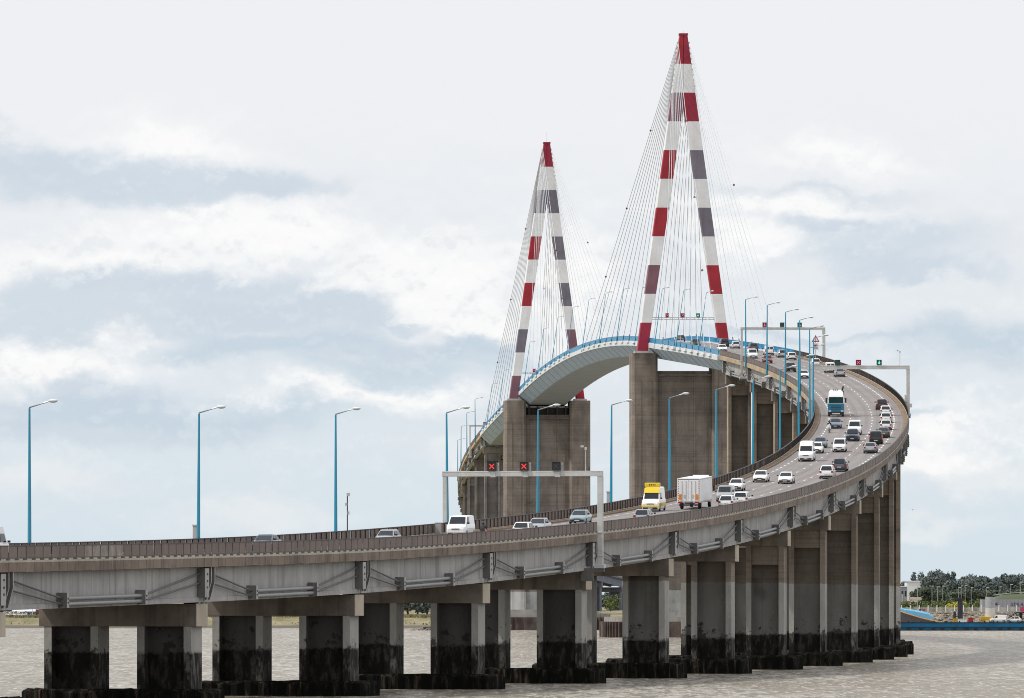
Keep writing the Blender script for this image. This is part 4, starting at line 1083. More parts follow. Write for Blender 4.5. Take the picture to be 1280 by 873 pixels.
bp = t.n('ShaderNodeBump', Strength=.7, Distance=.4, Height=t.math('ADD', n1, t.math('MULTIPLY', n3, .5)))
t.L.new(bp.outputs[0], gl.inputs['Normal'])
mx = t.n('ShaderNodeMixShader'); mx.inputs[0].default_value = .3
t.L.new(df.outputs[0], mx.inputs[1]); t.L.new(gl.outputs[0], mx.inputs[2])
t.L.new(mx.outputs[0], [n_ for n_ in nt_.nodes if n_.type == 'OUTPUT_MATERIAL'][0].inputs[0])
mb = MB(); mb.quad((-6000, -200, .32), (6000, -200, .32), (6000, 16000, .32), (-6000, 16000, .32))
tag(mb.build('water', mwa), kind='structure')

# ------------------------------------------------------------------ far shore
def edge_y(x):
    k = 1 / (1 + math.exp(-(x - 25) / 14))
    return 2206 * (1 - k) + 2108 * k + 3 * math.sin(x * .09) + 2 * math.sin(x * .23 + 1)
def top_z(x):
    k = 1 / (1 + math.exp(-(x - 25) / 14))
    return 3.3 * (1 - k) + 4.6 * k
mg, t, b = new_mat('shore_ground')
pos = t.n('ShaderNodeNewGeometry').outputs['Position']
z = t.n('ShaderNodeSeparateXYZ', Vector=pos).outputs[2]
n1 = t.noise(t.vmul(pos, (.12, .03, 1)), 1.0, 6, .65); n2 = t.noise(pos, .9, 5, .65); n3 = t.noise(t.vmul(pos, (.03, .01, 1)), 1.0, 3)
c = t.mix(t.smooth(n1, .35, .65), (.20, .185, .105), (.36, .31, .20))
c = t.mix(t.math('MULTIPLY', t.smooth(n2, .4, .7), .5), c, (.13, .135, .065))
c = t.mix(t.math('MULTIPLY', t.smooth(n3, .5, .6), .6), c, (.34, .30, .20))
zz = t.math('ADD', z, t.math('MULTIPLY', n2, .8))
c = t.mix(t.smooth(zz, 1.9, 1.2), c, (.15, .135, .115))
c = t.mix(t.smooth(zz, .9, .5), c, (.30, .28, .25))
t.L.new(c, b.inputs['Base Color']); b.inputs['Roughness'].default_value = .95; b.inputs['Specular IOR Level'].default_value = .15
xs = [-5000, -2000, -900] + list(range(-400, 401, 8)) + [900, 2000, 5000]
offs = [(-9, -.6), (-4, .25), (0, .55), (6, 1.6), (16, None), (60, None), (200, None), (600, None), (2500, None), (13000, None)]
verts = []; rnd = random.Random(5)
for dy, zf in offs:
    for x in xs:
        j = rnd.uniform(-.18, .18) if abs(x) < 500 and dy < 100 else 0
        verts.append((x, edge_y(x) + dy + (rnd.uniform(-2, 2) if 0 <= dy < 40 else 0), (top_z(x) if zf is None else zf) + j * (1 if dy > -5 else 0)))
n = len(xs); faces = [(k * n + i, k * n + i + 1, (k + 1) * n + i + 1, (k + 1) * n + i) for k in range(len(offs) - 1) for i in range(n - 1)]
me = bpy.data.meshes.new('shore'); me.from_pydata(verts, [], faces); me.materials.append(mg)
me.polygons.foreach_set('use_smooth', [True] * len(me.polygons))
o = bpy.data.objects.new('far_shore', me); COL.objects.link(o); tag(o, kind='structure')

def PX(x, D): return (x - 640) * D / 9840.67
def PZ(y, D): return CZ + (H0 - y) * D / 9840.67

# rocks
M['rock'] = streaky('grey_rock', (.26, .225, .19), .45, amount=.3)
def rocks(name, pts, mat):
    mb = MB(); rnd = random.Random(11)
    for (x, y, z, r) in pts:
        k = [rnd.uniform(.6, 1.25) for _ in range(6)]
        p = [(x - r * k[0], y, z), (x + r * k[1], y, z), (x, y - r * k[2], z + .1 * r), (x, y + r * k[3], z), (x + rnd.uniform(-.4, .4) * r, y, z + r * k[4] * .8), (x, y, z - r * .6)]
        mb.add(p, [(0, 2, 4), (2, 1, 4), (1, 3, 4), (3, 0, 4), (2, 0, 5), (1, 2, 5), (3, 1, 5), (0, 3, 5)])
    return mb.build(name, mat)
rnd = random.Random(21)
P = []
for k in range(3200):
    x = rnd.uniform(88, 150); u = rnd.random(); dy = -4 + u * 27; P.append((x, edge_y(x) + dy, float(np.interp(dy, [-4, 0, 6, 16, 30], [.25, .55, 1.6, 4.6, 4.6])) + rnd.uniform(-.1, .15), rnd.uniform(.3, .8)))
o = rocks('rock_revetment', P, M['rock']); tag(o, 'grey rock armour along the waterline behind the blue barge', 'rocks', kind='stuff')
P = []
for k in range(700):
    u = rnd.random(); v = rnd.uniform(-1, 1); x = -26.5 + u * 26; hgt = min(3.3, .4 + u * 6.5) * (1 - abs(v)); P.append((x, 2060 + v * 9, max(.05, hgt * rnd.uniform(.6, 1)), rnd.uniform(.25, .6)))
o = rocks('rubble_mound', P, M['rock']); tag(o, 'low mound of dark rubble seen between two pier legs', 'rubble', kind='stuff')

# ------------------------------------------------------------------ trees and bushes
def foliage(name, c1, c2, hz=(0, 0, 0)):
    m, t, b = new_mat(name)
    pos = t.n('ShaderNodeNewGeometry').outputs['Position']
    oi = t.n('ShaderNodeObjectInfo').outputs['Random']
    n1 = t.noise(pos, .45, 4, .6); n2 = t.noise(pos, 2.2, 3)
    c = t.mix(t.smooth(n1, .35, .65), c1, c2)
    c = t.mix(t.math('MULTIPLY', n2, .3), c, tuple(x * .45 for x in c1))
    c = t.mix(t.math('MULTIPLY', oi, .35), c, tuple(x * 1.5 for x in c2))
    t.L.new(c, b.inputs['Base Color']); b.inputs['Roughness'].default_value = .8; b.inputs['Specular IOR Level'].default_value = .2
    return m
M['leaf'] = foliage('dark_leaves', (.070, .092, .072), (.115, .140, .098))
M['leafhaze'] = foliage('haze_tinted_leaves', (.095, .122, .124), (.140, .165, .156))  # far trees: bluish haze painted into the leaf colour
M['leafbush'] = foliage('bush_leaves', (.085, .12, .045), (.17, .20, .075))
M['leafyellow'] = foliage('yellow_blossom_bush', (.35, .33, .05), (.50, .46, .07))
M['bark'] = plain('bark', (.07, .06, .05), .9, 0, .3, 3)
def crown_mb(lobes, n, size, seed):
    rnd = random.Random(seed); mb = MB()
    tot = sum(l[3] * l[4] * l[5] for l in lobes)
    for (cx, cy, cz, rx, ry, rz) in lobes:
        k = int(n * rx * ry * rz / tot)
        for _ in range(k):
            while True:
                p = Vector((rnd.uniform(-1, 1), rnd.uniform(-1, 1), rnd.uniform(-1, 1)))
                if .35 < p.length < 1: break
            if rnd.random() < .12: p *= 1.12
            q = Vector((cx + p.x * rx, cy + p.y * ry, cz + p.z * rz))
            s = size * rnd.uniform(.6, 1.3)
            a = Vector((rnd.gauss(0, 1), rnd.gauss(0, 1), rnd.gauss(0, .7))).normalized(); nrm = (p.normalized() * .8 + Vector((rnd.gauss(0, .6), rnd.gauss(0, .6), rnd.gauss(.3, .6)))).normalized()
            u = nrm.cross(a).normalized(); v = nrm.cross(u)
            mb.add([q - u * s, q - v * s * .7, q + u * s, q + v * s * .7], [(0, 1, 2, 3)])
    return mb
def lobes_round(rnd, h, w):
    L = [(0, 0, h * .60, w * .34, w * .34, h * .26)]
    for k in range(9):
        a = rnd.uniform(0, 6.28); r = rnd.uniform(.2, .36) * w
        L.append((math.cos(a) * r, math.sin(a) * r, h * rnd.uniform(.36, .84), w * rnd.uniform(.13, .24), w * rnd.uniform(.13, .24), h * rnd.uniform(.09, .17)))
    L.append((rnd.uniform(-.1, .1) * w, 0, h * .88, w * .17, w * .17, h * .12))
    return L
def lobes_tall(rnd, h, w):
    return [(rnd.uniform(-.06, .06) * w, 0, h * (.22 + .1 * k), w * (.5 - .045 * k + rnd.uniform(-.06, .06)), w * .4, h * .10) for k in range(8)]
def lobes_bush(rnd, h, w):
    return [(rnd.uniform(-.4, .4) * w, rnd.uniform(-.3, .3) * w, h * rnd.uniform(.3, .65), w * rnd.uniform(.18, .32), w * .25, h * rnd.uniform(.2, .38)) for k in range(8)]
TP = {}
def tree(kind, var, x, D, h, w, mat, label, group, cat='tree', name='tree', z0=None):
    key = (kind, var, mat)
    if key not in TP:
        rnd = random.Random(hash((kind, var)) % 1000 if False else var * 31 + len(kind))
        L = {'round': lobes_round, 'tall': lobes_tall, 'bush': lobes_bush}[kind](rnd, 10, 10 if kind != 'tall' else 4)
        root = empty(name)
        n = {'round': 2600, 'tall': 1300, 'bush': 900}[kind]
        sz = {'round': .42, 'tall': .34, 'bush': .55}[kind]
        crown_mb(L, n, sz, var + 3).build('crown' if kind != 'bush' else 'foliage', M[mat], root, local=True, normals=False)
        mb = MB(); mb.tube([(0, 0, -.5), (.1, 0, 2.5), (0, .1, 5.5)], [.28, .22, .1], 7)
        for k in range(5):
            a = k * 1.3 + var; mb.tube([(0, 0, 2 + k * .5), (math.cos(a) * 1.5, math.sin(a) * 1.5, 4.5 + k * .5)], [.12, .04], 5)
        mb.build('trunk' if kind != 'bush' else 'stem', M['bark'], root, local=True)
        TP[key] = root; o = root
    else: o = copy_tree(TP[key])
    gx = x; o.location = (gx, D, top_z(gx) if z0 is None else z0); o.scale = (w / (10 if kind != 'tall' else 4), w / (10 if kind != 'tall' else 4), h / 10); o.rotation_euler = (0, 0, (x * 1.7) % 6.28)
    return tag(o, label, cat, group)
# right bank: (pixel x, pixel y of the top, distance, kind, width m)
RB = [(1142, 716, 2760, 'tall', 3.4), (1151, 715.5, 2760, 'tall', 3.4), (1163, 714, 2600, 'round', 8), (1173, 711.5, 2600, 'round', 10), (1185, 716, 2700, 'tall', 3.6), (1191, 715, 2700, 'tall', 4.2),
      (1135, 727, 2740, 'round', 4), (1128, 727, 2740, 'round', 4), (1150, 734, 2500, 'round', 9), (1162, 732, 2480, 'round', 9), (1198, 724, 2560, 'round', 10), (1206, 720, 2620, 'round', 10), (1213, 717.5, 2640, 'round', 10), (1222, 719, 2600, 'round', 11),
      (1232, 721.5, 2560, 'round', 11), (1241, 725, 2600, 'round', 10), (1250, 722, 2640, 'round', 9), (1257, 717, 2640, 'round', 10), (1266, 717.5, 2660, 'round', 10), (1276, 717.5, 2640, 'round', 11), (1285, 718, 2640, 'round', 11),
      (1182, 736, 2420, 'round', 8), (1196, 737, 2400, 'round', 9), (1210, 735, 2420, 'round', 9), (1220, 736, 2400, 'round', 9), (1234, 737, 2420, 'round', 9), (1248, 737, 2400, 'round', 9), (1262, 739, 2400, 'round', 8), (1275, 736, 2420, 'round', 10)]
i = 0
for (px, py, D, kind, w) in sorted(RB):
    i += 1
    x = PX(px, D); h = PZ(py, D) - 4.6
    tree(kind, i % 4, x, D, h, w, 'leafhaze' if D > 2500 else 'leaf', f"{'slender' if kind == 'tall' else 'broad'} dark tree on the right bank, {ordinal(i)} from the left", 'trees on the right bank')
i = 0
for px in range(1128, 1292, 9):
    i += 1; D = 2215 + (i * 37 % 40); x = PX(px, D)
    ye = px in (1191, 1200)
    tree('bush', i % 3, x, D, 2.9 + (i * 7 % 5) * .35, 4.4, 'leafyellow' if ye else 'leafbush', f"{'yellow flowering' if ye else 'green'} bush behind the pale fence, {ordinal(i)} from the left", 'bushes behind the pale fence', 'bush', 'bush')
# left bank: tree belt low behind the piers
i = 0
for px in list(range(-14, 62, 13)) + list(range(150, 180, 14)) + list(range(258, 290, 13)) + list(range(340, 400, 14)) + list(range(498, 565, 12)):
    i += 1; D = 2620 + (i * 53 % 90); x = PX(px, D)
    tree('bush', i % 3, x, D, 9.5 + (i * 5 % 4) * .8, 13.5, 'leafhaze', f'dark tree low on the far left shore, {ordinal(i)} from the left', 'trees low on the far left shore', 'tree', 'thicket_tree')
tree('bush', 1, PX(763, 2760), 2760, 6.5, 5.5, 'leafbush', 'pale green tree under the far approach spans, seen right of the near gantry post', None, 'tree', 'thicket_tree')
tree('bush', 2, PX(777, 2990), 2990, 9, 22, 'leafhaze', 'dark tree behind the far approach spans, low between two pier legs', None, 'tree', 'thicket_tree')
# reeds and grass on the left shore
def tufts(name, pts, mat):
    mb = MB(); rnd = random.Random(2)
    for (x, y, z, h) in pts:
        for k in range(3):
            a = rnd.uniform(0, 3.14); dx, dy = math.cos(a) * .35, math.sin(a) * .35
            mb.add([(x - dx, y - dy, z), (x + dx, y + dy, z), (x + dx * .3 + rnd.uniform(-.2, .2), y, z + h)], [(0, 1, 2)])
    return mb.build(name, mat, normals=False)
M['reed'] = foliage('reed_grass', (.19, .18, .085), (.36, .31, .18))
P = []
for k in range(5200):
    x = rnd.uniform(-165, 25); y = edge_y(x) + rnd.uniform(5, 120); P.append((x, y, top_z(x) - .1 if y > edge_y(x) + 15 else 1.2, rnd.uniform(.4, 1.1)))
o = tufts('reed_grass', P, M['reed']); tag(o, 'tall dry grass on the far left shore', 'grass', kind='stuff')

# ------------------------------------------------------------------ right bank: barge, boat, fence, sheds, lamps
M['bargeblue'] = streaky('barge_blue_paint', (.006, .17, .36), .2, dirt=(.01, .05, .10), amount=.4, rough=.5)
M['bargeblack'] = plain('barge_tar', (.012, .013, .016), .7)
D = 2044.0
def hull(mb, x0, x1, y0, y1, z0, z1, mat=0):
    mb.loft([[(x0 + 1.2, y0 + .4, z0), (x1 - 1.2, y0 + .4, z0), (x1 - 1.2, y1 - .4, z0), (x0 + 1.2, y1 - .4, z0)], [(x0, y0, z0 + 1.0), (x1, y0, z0 + 1.0), (x1, y1, z0 + 1.0), (x0, y1, z0 + 1.0)], [(x0, y0, z1), (x1, y0, z1), (x1, y1, z1), (x0, y1, z1)]], mat)
ba = empty('barge', (118, D + 6, 0)); tag(ba, 'long flat blue barge moored along the right bank', 'barge')
mb = MB(); hull(mb, 92, 146, D, D + 12, -.8, 2.35); hb = mb.build('hull', M['bargeblue'], ba)
mb = MB(); mb.box((119, D - .12, 1.15), (54.2, .3, .22)); mb.box((119, D - .08, .3), (53.6, .2, .6)); mb.box((119, D - .06, 2.42), (54.2, .3, .18)); mb.build('rubbing_strake', M['bargeblack'], ba)
mb = MB(); mb.box((119, D + 6, 2.4), (53, 11.4, .12)); mb.build('deck', M['parapet_dark'], ba)
for k in range(14):
    mb = MB(); x = 103 + k * 2.9 + (k * 7 % 3) * .3; mb.tube([(x, D - .35, .75), (x, D - .1, .75)], .42, 10); mb.build('tyre_fender', M['rubber'], ba)
for k in range(12):
    mb = MB(); mb.box((103 + k * 3.3, D + .4, 2.62), (.35, .25, .4)); mb.build('bollard', M['bargeblack'], ba)
# spud legs and deck cargo
def thing_mesh(name, label, cat, mb, mats, base, group=None, **k):
    o = mb.build(name, mats, base=base, **k); return tag(o, label, cat, group)
M['navy'] = plain('dark_navy_steel', (.018, .022, .035), .5)
X = lambda px: PX(px, D + 5)
Z = lambda py: PZ(py, D + 5)
o = empty('spud_leg', (X(1200), D + 5, 2.4)); tag(o, 'tall dark steel column with a wide cap standing on the blue barge', 'column')
mb = MB(); mb.tube([(X(1200.3), D + 5, 2.4), (X(1200.3), D + 5, Z(749))], .68, 14); mb.build('shaft', M['navy'], o, smooth=40)
mb = MB(); mb.box((X(1196), D + 5, Z(749.6)), (2.9, 1.4, .25)); mb.box((X(1200), D + 5, Z(748.5)), (1.5, 1.5, .3)); mb.build('cap', M['navy'], o)
o = empty('winch_post', (X(1193), D + 4, 2.4)); tag(o, 'short dark post left of the tall dark column on the barge', 'post')
mb = MB(); mb.tube([(X(1193), D + 4, 2.4), (X(1193), D + 4, Z(766))], .35, 10); mb.ball((X(1193), D + 4, Z(766)), .38, 8); mb.build('shaft', M['navy'], o, smooth=50)
M['yellow'] = plain('machine_yellow', (.62, .36, .03), .5); M['redpaint'] = plain('red_paint', (.5, .02, .04), .5)
def crate(px0, px1, py0, py1, m, name, label, cat):
    o = empty(name, ((X(px0) + X(px1)) / 2, D + 4, 2.45)); tag(o, label, cat)
    mb = MB(); w = X(px1) - X(px0); mb.box(((X(px0) + X(px1)) / 2, D + 4, (2.45 + Z(py0)) / 2), (w, 1.6, Z(py0) - 2.45)); bd = mb.build('body', M[m], o, bevel=.05)
    mb = MB()
    for k in range(4): mb.box((X(px0) + w * (k + .5) / 4, D + 3.18, (2.45 + Z(py0)) / 2), (.07, .06, (Z(py0) - 2.5)))
    mb.box(((X(px0) + X(px1)) / 2, D + 4, Z(py0) + .03), (w + .08, 1.7, .08)); mb.build('rib', M[m], bd)
    return o
crate(1191, 1195.5, 773.5, 780, 'yellow', 'generator', 'small yellow machine at the foot of the short dark post', 'machine')
crate(1197, 1208.5, 774, 780, 'white', 'container', 'low white container on the blue barge', 'container')
crate(1210, 1216, 773, 779, 'redpaint', 'tank_box', 'small red tank box on the barge right of the white container', 'box')
o = empty('crane_base', (X(1235), D + 6, 2.45)); tag(o, 'yellow machinery base with a two-tone grey and white cylinder standing on it', 'crane')
mb = MB(); mb.box((X(1234), D + 6, 3.5), (X(1243) - X(1226), 2.4, .9)); mb.box((X(1229), D + 6, 2.7), (.9, 2.2, 1.2)); mb.box((X(1240), D + 6, 2.7), (1.3, 2.2, 1.2)); mb.build('base', M['yellow'], o, bevel=.05)
M['creamsteel'] = plain('cream_steel', (.66, .63, .56), .5); M['greysteel'] = plain('grey_steel', (.40, .41, .41), .5)
mb = MB(); mb.tube([(X(1238), D + 6, 3.9), (X(1238), D + 6, Z(760))], 1.24, 20); cb = mb.build('lower_drum', M['creamsteel'], o, smooth=40)
mb = MB(); mb.tube([(X(1238), D + 6, Z(760)), (X(1238), D + 6, Z(746.3))], 1.26, 20); mb.build('upper_drum', M['greysteel'], o, smooth=40)
# two white vehicles parked on the barge
for kind, px, col, lab in (('smallvan', 1248, 'car_white', 'white estate car parked side-on on the barge beside the yellow base'), ('hatch', 1267, 'car_white', 'white car parked on the barge near its right end')):
    o = copy_tree(PROT[kind]); o.location = (X(px), D + 4, 2.47); o.rotation_euler = (0, 0, R(78)); repaint(o, 'car_white'); tag(o, lab, 'car', 'cars parked on the barge')
o = empty('steel_trestle', (X(1276), D + 5, 2.45)); tag(o, 'black steel trestle with a pink box at the right edge of the photo', 'trestle')
mb = MB(); mb.box((X(1276), D + 5, Z(766)), (2.6, 1.2, .3)); mb.tube([(X(1276), D + 5, 2.45), (X(1276), D + 5, Z(766))], .4, 8); mb.tube([(X(1268), D + 5, Z(765.5)), (X(1274), D + 5, Z(773))], .14, 6); mb.build('frame', M['bargeblack'], o)
M['pink'] = plain('pink_paint', (.5, .05, .14), .5)
mb = MB(); mb.box((X(1278), D + 5, Z(762)), (1.2, 1.0, 1.2)); mb.build('box', M['pink'], o)

# boat under a light blue cover behind the barge
Db = 2066.0
bx_ = lambda px: PX(px, Db); bz_ = lambda py: PZ(py, Db)
M['skyblue'] = plain('light_blue_cover', (.17, .45, .66), .55, 0, .1, .8); M['hullgrey'] = plain('boat_hull_grey', (.15, .125, .13), .6); M['orange'] = plain('orange_trim', (.68, .36, .13), .5)
bo = empty('boat', (bx_(1148), Db, 0)); tag(bo, 'dark hulled boat with an orange rail under a light blue cover beside the bridge', 'boat')
secs = []
for px, yt in ((1112, 759), (1130, 765.5), (1150, 771.5), (1166, 775.3), (1180, 778.5), (1186, 780.5)):
    zt = bz_(yt + 1.5); w = 2.4 if px < 1170 else (1.6 if px < 1183 else .3)
    secs.append([(bx_(px), Db - w, zt), (bx_(px), Db - w * .6, .1), (bx_(px), Db, -.6), (bx_(px), Db + w * .6, .1), (bx_(px), Db + w, zt)])
mb = MB(); mb.loft(secs); mb.build('hull', M['hullgrey'], bo)
mb = MB()
for a, b_ in zip(secs[:-1], secs[1:]):
    for k in (0, 4): mb.tube([Vector(a[k]) + Vector((0, 0, .1)), Vector(b_[k]) + Vector((0, 0, .1))], .16, 6)
mb.build('rail', M['orange'], bo)
secs = []
for px, y0, y1 in ((1112, 760, 757), (1130, 766, 761), (1140, 769, 762), (1152, 772, 764), (1160, 773.5, 766), (1165, 774.5, 769.5), (1167, 775, 773)):
    z0_, z1_ = bz_(y0), bz_(y1); w = 1.9
    secs.append([(bx_(px), Db - w, z0_), (bx_(px), Db - w * .95, z0_ + (z1_ - z0_) * .7), (bx_(px), Db - w * .5, z1_), (bx_(px), Db + w * .5, z1_), (bx_(px), Db + w * .95, z0_ + (z1_ - z0_) * .7), (bx_(px), Db + w, z0_)])
mb = MB(); mb.loft(secs); mb.build('cover', M['skyblue'], bo, smooth=50)
for k, (px, m, lab) in enumerate(((1150, 'jacket', 'person in dark clothes standing behind the light blue boat cover'), (1154.5, 'redpaint', 'person in red standing behind the light blue boat cover'))):
    V = [(0, 0, .9), (0, 0, 1.15), (0, 0, 1.4), (0, 0, 1.5), (0, .02, 1.64)]; E = [(0, 1), (1, 2), (2, 3), (3, 4)]; Rr = [.15, .16, .17, .06, .1]
    for sx in (-1, 1):
        q = len(V); V += [(sx * .1, 0, .85), (sx * .12, .02, .45), (sx * .12, 0, .06)]; E += [(0, q), (q, q + 1), (q + 1, q + 2)]; Rr += [.1, .075, .06]
        q = len(V); V += [(sx * .2, 0, 1.4), (sx * .26, .03, 1.1), (sx * .26, -.12, .88)]; E += [(2, q), (q, q + 1), (q + 1, q + 2)]; Rr += [.07, .055, .04]
    me = bpy.data.meshes.new('person'); me.from_pydata(V, E, []); me.materials.append(M[m])
    o = bpy.data.objects.new('person', me); COL.objects.link(o); o.modifiers.new('skin', 'SKIN')
    for i_, r in enumerate(Rr): me.skin_vertices[0].data[i_].radius = (r, r)
    me.skin_vertices[0].data[0].use_root = True
    o.modifiers.new('sub', 'SUBSURF').render_levels = 1
    Dp = 2128; o.location = (PX(px, Dp), Dp, 4.3); tag(o, lab, 'person')

# fence
fn = empty('picket_fence', (115, 2136, 4.5)); tag(fn, 'long pale picket fence with taller posts along the right bank', 'fence')
M['fence'] = plain('fence_pickets', (.52, .50, .47), .7, 0, .15, .5)
mb = MB()
for k in range(150): mb.box((98 + k * .30, 2136, 5.45 + .1 * math.sin(k * 1.7)), (.17, .06, 1.75))
mb.build('picket_panel', M['fence'], fn)
mb = MB(); mb.box((120, 2136.1, 4.95), (45, .06, .1)); mb.box((120, 2136.1, 6.0), (45, .06, .1)); mb.build('rail', M['fence'], fn)
for k in range(19):
    mb = MB(); mb.box((98.5 + k * 2.4, 2135.9, 5.6), (.24, .2, 2.5)); mb.build('post', M['white'], fn)

# bank lamps
M['postgrey'] = plain('grey_post', (.42, .43, .44), .5)
BL = [(1147, 727, 2200), (1165, 733, 2300), (1172, 734, 2300), (1178.5, 733, 2300), (1198.5, 735, 2300), (1201.5, 725.5, 2200), (1206.5, 732, 2280), (1214, 735, 2300), (1233.5, 735, 2290), (1250, 734, 2290), (1263.5, 731, 2200), (1275.8, 728, 2200)]
pl = None
for k, (px, py, Dl) in enumerate(BL):
    if pl is None:
        pl = empty('bank_lamp')
        mb = MB(); mb.tube([(0, 0, 0), (0, 0, 10)], [.07, .05], 6); mb.build('pole', M['postgrey'], pl, local=True)
        mb = MB(); mb.box((.25, 0, 10.05), (.75, .5, .18)); mb.build('lamp_head', M['lamphead'], pl, local=True); o = pl
    else: o = copy_tree(pl)
    o.location = (PX(px, Dl), Dl, 4.5); o.scale = (1, 1, (PZ(py, Dl) - 4.5) / 10)
    tag(o, f'small lamp post among the trees on the right bank, {ordinal(k + 1)} from the left', 'lamp post', 'lamp posts on the right bank')

# buildings
def shed(name, label, x0, x1, y0, y1, z0, z1, mat, roofm, ridge=.5, windows=0):
    o = empty(name, ((x0 + x1) / 2, (y0 + y1) / 2, z0)); tag(o, label, 'building')
    mb = MB(); mb.box(((x0 + x1) / 2, (y0 + y1) / 2, (z0 + z1) / 2), (x1 - x0, y1 - y0, z1 - z0)); mb.build('wall', M[mat], o)
    mb = MB(); ym = (y0 + y1) / 2
    mb.loft([[(x, y0 - .3, z1 + .01), (x, ym, z1 + ridge), (x, y1 + .3, z1 + .01), (x, ym, z1 - .02)] for x in (x0 - .3, x1 + .3)]); mb.build('roof', M[roofm], o)
    mb = MB(); mb.box(((x0 + x1) / 2, y0 - .06, z0 + (z1 - z0) * .35), ((x1 - x0) * .16, .1, (z1 - z0) * .7)); mb.build('door', M['greysteel'], o)
    for k in range(windows):
        mb = MB(); mb.box((x0 + (x1 - x0) * (k + .5) / windows, y0 - .05, z0 + (z1 - z0) * .72), ((x1 - x0) / windows * .5, .08, (z1 - z0) * .22)); mb.build('window', M['carglass'], o)
    return o
M['shedwhite'] = plain('shed_cladding', (.74, .76, .77), .6, 0, .05, .2); M['shedgrey'] = plain('shed_grey_cladding', (.30, .30, .35), .6, 0, .08, .2); M['shedblue'] = plain('shed_blue_cladding', (.17, .21, .34), .6, 0, .15, .2); M['shedred'] = plain('shed_red_cladding', (.22, .09, .10), .6, 0, .15, .2)
M['brownroof'] = plain('brown_roof', (.26, .19, .15), .8, 0, .2, .5)
Dq = 2720
shed('shed', 'large white shed behind the tall trees on the right bank', PX(1134, Dq), PX(1160, Dq), Dq, Dq + 30, 4.6, PZ(727.5, Dq), 'shedwhite', 'shedgrey', .4)
shed('shed', 'white shed showing between trees right of the tallest tree', PX(1182, Dq), PX(1198, Dq), Dq + 5, Dq + 30, 4.6, PZ(728, Dq), 'shedwhite', 'shedgrey', .4)
Dq = 2640
shed('shed', 'low grey shed beside the bridge on the right bank', PX(1122, Dq), PX(1134, Dq), Dq, Dq + 20, 4.6, PZ(734, Dq), 'shedgrey', 'shedgrey', .3, 3)
shed('house', 'low house with a brown roof behind the bushes', PX(1139, 2300), PX(1151, 2300), 2300, 2308, 4.6, PZ(750, 2300), 'shedwhite', 'brownroof', .8, 2)
# grey warehouse with lettering
Dw = 2170
wh_ = empty('warehouse', (PX(1262, Dw), Dw, 4.5)); tag(wh_, 'long grey warehouse wall with dark lettering behind the fence at the right edge', 'warehouse')
x0, x1 = PX(1228, Dw), PX(1300, Dw); zt = PZ(749.5, Dw)
mb = MB(); mb.box(((x0 + x1) / 2, Dw + 6, (4.4 + zt) / 2), (x1 - x0, 12, zt - 4.4)); mb.build('wall', M['shedgrey'], wh_)
M['greenroof'] = plain('dull_green_roof', (.085, .105, .05), .8)
mb = MB(); mb.loft([[(x0 + 4 - k, Dw + .5 + 2 * k, zt + .01 + k * 0) for k in (0,)] + [(x1, Dw + .5, zt + .01), (x1, Dw + 11, zt + .01), (x0 + 2, Dw + 11, zt + .01)], [(x0 + 6, Dw + 4, zt + 1.3), (x1, Dw + 4, zt + 1.7), (x1, Dw + 9, zt + 1.7), (x0 + 6, Dw + 9, zt + 1.3)]]); mb.build('roof', M['greenroof'], wh_)
mb = MB(); mb.tube([(x0 + 3, Dw - .1, zt + 1.2), (x0 + 8, Dw - .1, zt + 1.75), (x1, Dw - .1, zt + 2.1)], .09, 6); mb.build('roof_pipe', M['postgrey'], wh_)
mb = MB(); [mb.box((x0 + k * 1.1, Dw - .02, (4.4 + zt) / 2), (.05, .06, zt - 4.6)) for k in range(1, 14)]; mb.build('cladding_rib', M['shedgrey'], wh_)
def text(s, px, py, size, parent):
    cu = bpy.data.curves.new('lettering', 'FONT'); cu.body = s; cu.size = size; cu.extrude = .02; cu.materials.append(M['navy'])
    o = bpy.data.objects.new('lettering', cu); COL.objects.link(o); o.parent = parent
    me = bpy.data.meshes.new_from_object(o); bpy.data.objects.remove(o); o = bpy.data.objects.new('lettering', me); COL.objects.link(o); o.parent = parent
    p = Vector((PX(px, Dw), Dw - .12, PZ(py, Dw))); o.location = p - wloc(parent); o.rotation_euler = (R(90), 0, 0)
text('STX A', 1264, 757.6, 1.25, wh_)
mb = MB(); mb.loft([[(PX(1244, Dw), Dw - y, PZ(756, Dw)), (PX(1247.5, Dw), Dw - y, PZ(756.5, Dw)), (PX(1247, Dw), Dw - y, PZ(755.6, Dw)), (PX(1245.5, Dw), Dw - y, PZ(755, Dw)), (PX(1247, Dw), Dw - y, PZ(752.8, Dw)), (PX(1244.2, Dw), Dw - y, PZ(754.6, Dw))] for y in (.05, .1)]); mb.build('emblem', M['navy'], wh_)

# left shore: yard with parked cars and long low sheds
Dl = 2330
shed('shed', 'long low white-roofed shed on the far left shore', PX(8, Dl), PX(40, Dl), Dl + 30, Dl + 50, 3.3, PZ(764, Dl), 'shedblue', 'shedwhite', .7, 5)
shed('shed', 'blue-grey shed beside the dark red one on the far left shore', PX(30, Dl), PX(41, Dl), Dl + 12, Dl + 26, 3.3, PZ(765.5, Dl), 'shedblue', 'shedgrey', .3, 2)
shed('shed', 'dark red shed on the far left shore', PX(41, Dl), PX(60, Dl), Dl + 14, Dl + 30, 3.3, PZ(763, Dl), 'shedred', 'shedred', .3, 0)
shed('shed', 'white low building seen between the first two piers from the left', PX(255, Dl), PX(285, Dl), Dl + 30, Dl + 50, 3.3, PZ(759, Dl), 'shedwhite', 'shedgrey', .3, 0)
cn = empty('roof_canopy', (PX(39, Dl), Dl, 3.3)); tag(cn, 'white canopy on a thin post at the far left shore', 'canopy')
